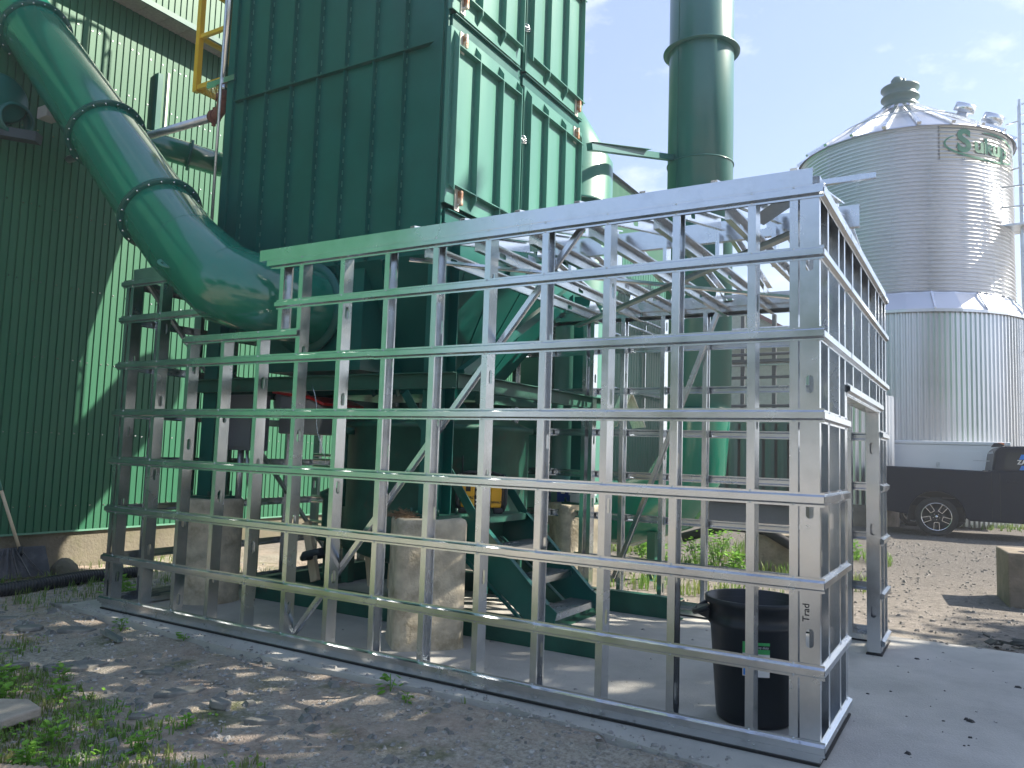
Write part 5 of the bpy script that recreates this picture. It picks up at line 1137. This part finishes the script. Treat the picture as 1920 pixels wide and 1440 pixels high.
# leafy weeds
def weed(x, y, h, n_, ls, label, seed, group='leafy weeds'):
    rnd = random.Random(seed); mb = MB(); z = gz(x, y) if not on_slab(x, y) else SLAB_Z
    mb2 = MB()
    for q in range(max(2, n_ // 7)):
        a = rnd.uniform(0, 6.28); mb2.tube([(x, y, z), (x + .3 * h * math.cos(a), y + .3 * h * math.sin(a), z + h * rnd.uniform(.6, 1))], .003, 5, cap=False)
    for q in range(n_):
        a = rnd.uniform(0, 6.28); rr = rnd.uniform(0, .5) * h; c = Vector((x + rr * math.cos(a), y + rr * math.sin(a), z + rnd.uniform(.1, 1) * h)); d = Vector((math.cos(a + rnd.gauss(0, .6)), math.sin(a + rnd.gauss(0, .6)), rnd.uniform(-.3, .5))).normalized(); sd_ = d.cross(Vector((0, 0, 1))).normalized() * ls * rnd.uniform(.28, .45); L = ls * rnd.uniform(.7, 1.3); up_ = Vector((0, 0, ls * .15))
        mb.add([c, c + d * L * .35 + sd_, c + d * L * .75 + sd_ * .7, c + d * L, c + d * L * .75 - sd_ * .7, c + d * L * .35 - sd_, c + d * L * .5 - up_], [(0, 1, 6), (1, 2, 6), (2, 3, 6), (3, 4, 6), (4, 5, 6), (5, 0, 6)])
    t = thing('weed', (x, y, z), label, 'weed', group); mb.build('leaves', WEED, t, recalc=False); mb2.build('stems', WEED, t); return t
WD = [(-4.0, -2.35, .13, 46, .05, 'leafy weed at the bottom edge right of the corner'), (-3.45, -2.25, .12, 44, .045, 'leafy weed just above the brown pipe end'), (-3.1, -1.95, .10, 40, .04, 'low weed above and right of the brown pipe end'), (-4.95, -1.75, .16, 44, .065, 'tall leafy weed at the far left edge'), (-4.72, -1.55, .14, 34, .07, 'bright leafy weed near the left edge above the pale slab'), (-4.45, -1.42, .12, 34, .06, 'sunlit leafy weed just right of the bright one'), (-4.15, -1.55, .11, 30, .05, 'green weed behind the pale stone slab'), (-3.9, -1.35, .10, 26, .045, 'small weed between the slab and the dirt'), (-3.25, -1.75, .12, 40, .04, 'low spreading weed in the lower left grass'), (-2.85, -1.55, .09, 30, .035, 'low weed right of the lower grass'), (-3.75, -2.1, .12, 40, .045, 'green weed below the pale stone slab'), (-2.95, -1.22, .07, 26, .03, 'low dark green weed in the centre of the dirt'), (-6.05, .35, .22, 40, .09, 'broad leafed weed at the left end of the frame'), (-6.4, .75, .18, 30, .08, 'broad leafed weed by the end of the drain pipe'), (-6.0, 1.2, .20, 30, .07, 'weed growing against the left end studs'), (-4.36, -.20, .06, 10, .05, 'single leafy sprig against the slab edge left of centre'), (-2.36, -.27, .10, 14, .05, 'green sprig growing at the slab edge in the middle'), (-2.18, -.35, .06, 14, .03, 'smaller sprig right beside the middle one'), (-5.0, -.28, .10, 26, .035, 'dry tangle of weed near the steel offcut'), (-4.7, -1.95, .13, 40, .05, 'weed in the bottom left corner'), (-4.25, -1.15, .08, 20, .04, 'small weed between two slates'), (-5.6, -1.5, .15, 34, .07, 'leafy weed at the left picture edge')]
for i, q in enumerate(WD): weed(*q, 60 + i)
for i, (x, y, h, l) in enumerate(((-2.35, 6.35, .55, 'tall bushy weed left of the pale concrete block'), (-2.7, 6.6, .4, 'bushy weed between the stack base and the block'), (-3.1, 6.2, .3, 'low bushy weed behind the back studs'), (-2.05, 6.2, .28, 'weed at the foot of the pale block'), (-1.1, 9.0, .3, 'weed clump farther back in the yard'), (-3.6, 6.9, .3, 'weed beside the leg of the stack'))): weed(x, y, h, 130, .07, l, 90 + i)

# ------------------------------------------------------------------ trees to the right and behind the camera
def tree(x, y, H, cr_, n_, label, seed, zc=None, ls=.22):
    rnd = random.Random(seed); t = thing('broadleaf_tree', (x, y, 0), label, 'tree', 'trees around the yard')
    mb = MB(); zc = zc or H * .62
    mb.tube([(x, y, -.1), (x + .05, y, H * .25), (x - .05, y + .1, H * .5), (x, y, H * .8)], [.24, .19, .13, .04], 10)
    for q in range(9):
        a = rnd.uniform(0, 6.28); z0 = H * rnd.uniform(.25, .6); mb.tube([(x, y, z0), (x + cr_ * .4 * math.cos(a), y + cr_ * .4 * math.sin(a), z0 + H * .12), (x + cr_ * .8 * math.cos(a), y + cr_ * .8 * math.sin(a), z0 + H * .2)], [.08, .05, .02], 6, cap=False)
    mb.build('trunk', BARK, t)
    cl = []
    for q in range(46):
        d = Vector((rnd.gauss(0, 1), rnd.gauss(0, 1), rnd.gauss(0, 1))).normalized() * rnd.uniform(.25, 1.0); cl.append((Vector((x + d.x * cr_, y + d.y * cr_, zc + d.z * (H - zc))), rnd.uniform(.16, .30) * cr_))
    V = []; F = []
    for q in range(n_):
        c, r_ = cl[rnd.randrange(len(cl))]; p = c + Vector((rnd.gauss(0, .5), rnd.gauss(0, .5), rnd.gauss(0, .45))) * r_
        u = Vector((rnd.gauss(0, 1), rnd.gauss(0, 1), rnd.gauss(0, .6))).normalized(); v = u.cross(Vector((rnd.gauss(0, 1), rnd.gauss(0, 1), rnd.gauss(0, 1)))).normalized(); a = ls * rnd.uniform(.5, 1); b0 = len(V)
        V += [p - u * a * .6, p - v * a * .3, p + u * a * .6, p + v * a * .3]; F.append((b0, b0 + 1, b0 + 2, b0 + 3))
    mb = MB(); mb.add(V, F); mb.build('crown', LEAF, t, recalc=False); return t
tree(8.6, 6.6, 10.1, 3.6, 22000, 'broad dense leafy tree right of the slab shading the foreground', 1, 6.6, .28)
tree(8.4, 7.4, 14.4, 3.1, 850, 'tall open leafy tree rising above the broad dense one', 2, 11.6, .40)
tree(9.2, 2.0, 12.0, 3.2, 15000, 'tall dense leafy tree nearest the camera at the right', 3, 7.4, .28)
for i, (x, y, H) in enumerate(((-9, -19, 7), (-3, -21, 8), (4, -20, 7), (11, -14, 7), (-15, -8, 8))):
    tree(x, y, H, 3.6, 3800, ['leafy tree far behind the camera at the left', 'leafy tree straight behind the camera', 'leafy tree behind the camera to the right', 'leafy tree at the far right behind the camera', 'leafy tree at the end of the green building'][i], 10 + i, None, .6)

# ------------------------------------------------------------------ haze
hm = bpy.data.materials.new('thin_haze'); hm.use_nodes = True; n, l = hm.node_tree.nodes, hm.node_tree.links; n.remove(n['Principled BSDF'])
pv = n.new('ShaderNodeVolumePrincipled'); pv.inputs['Color'].default_value = (.86, .92, 1, 1); pv.inputs['Density'].default_value = .003; pv.inputs['Anisotropy'].default_value = .3; l.new(pv.outputs[0], n['Material Output'].inputs['Volume'])
mb = MB(); mb.box(-160, 160, -160, 310, -1.2, 20); tag(mb.build('haze', hm), kind='stuff')
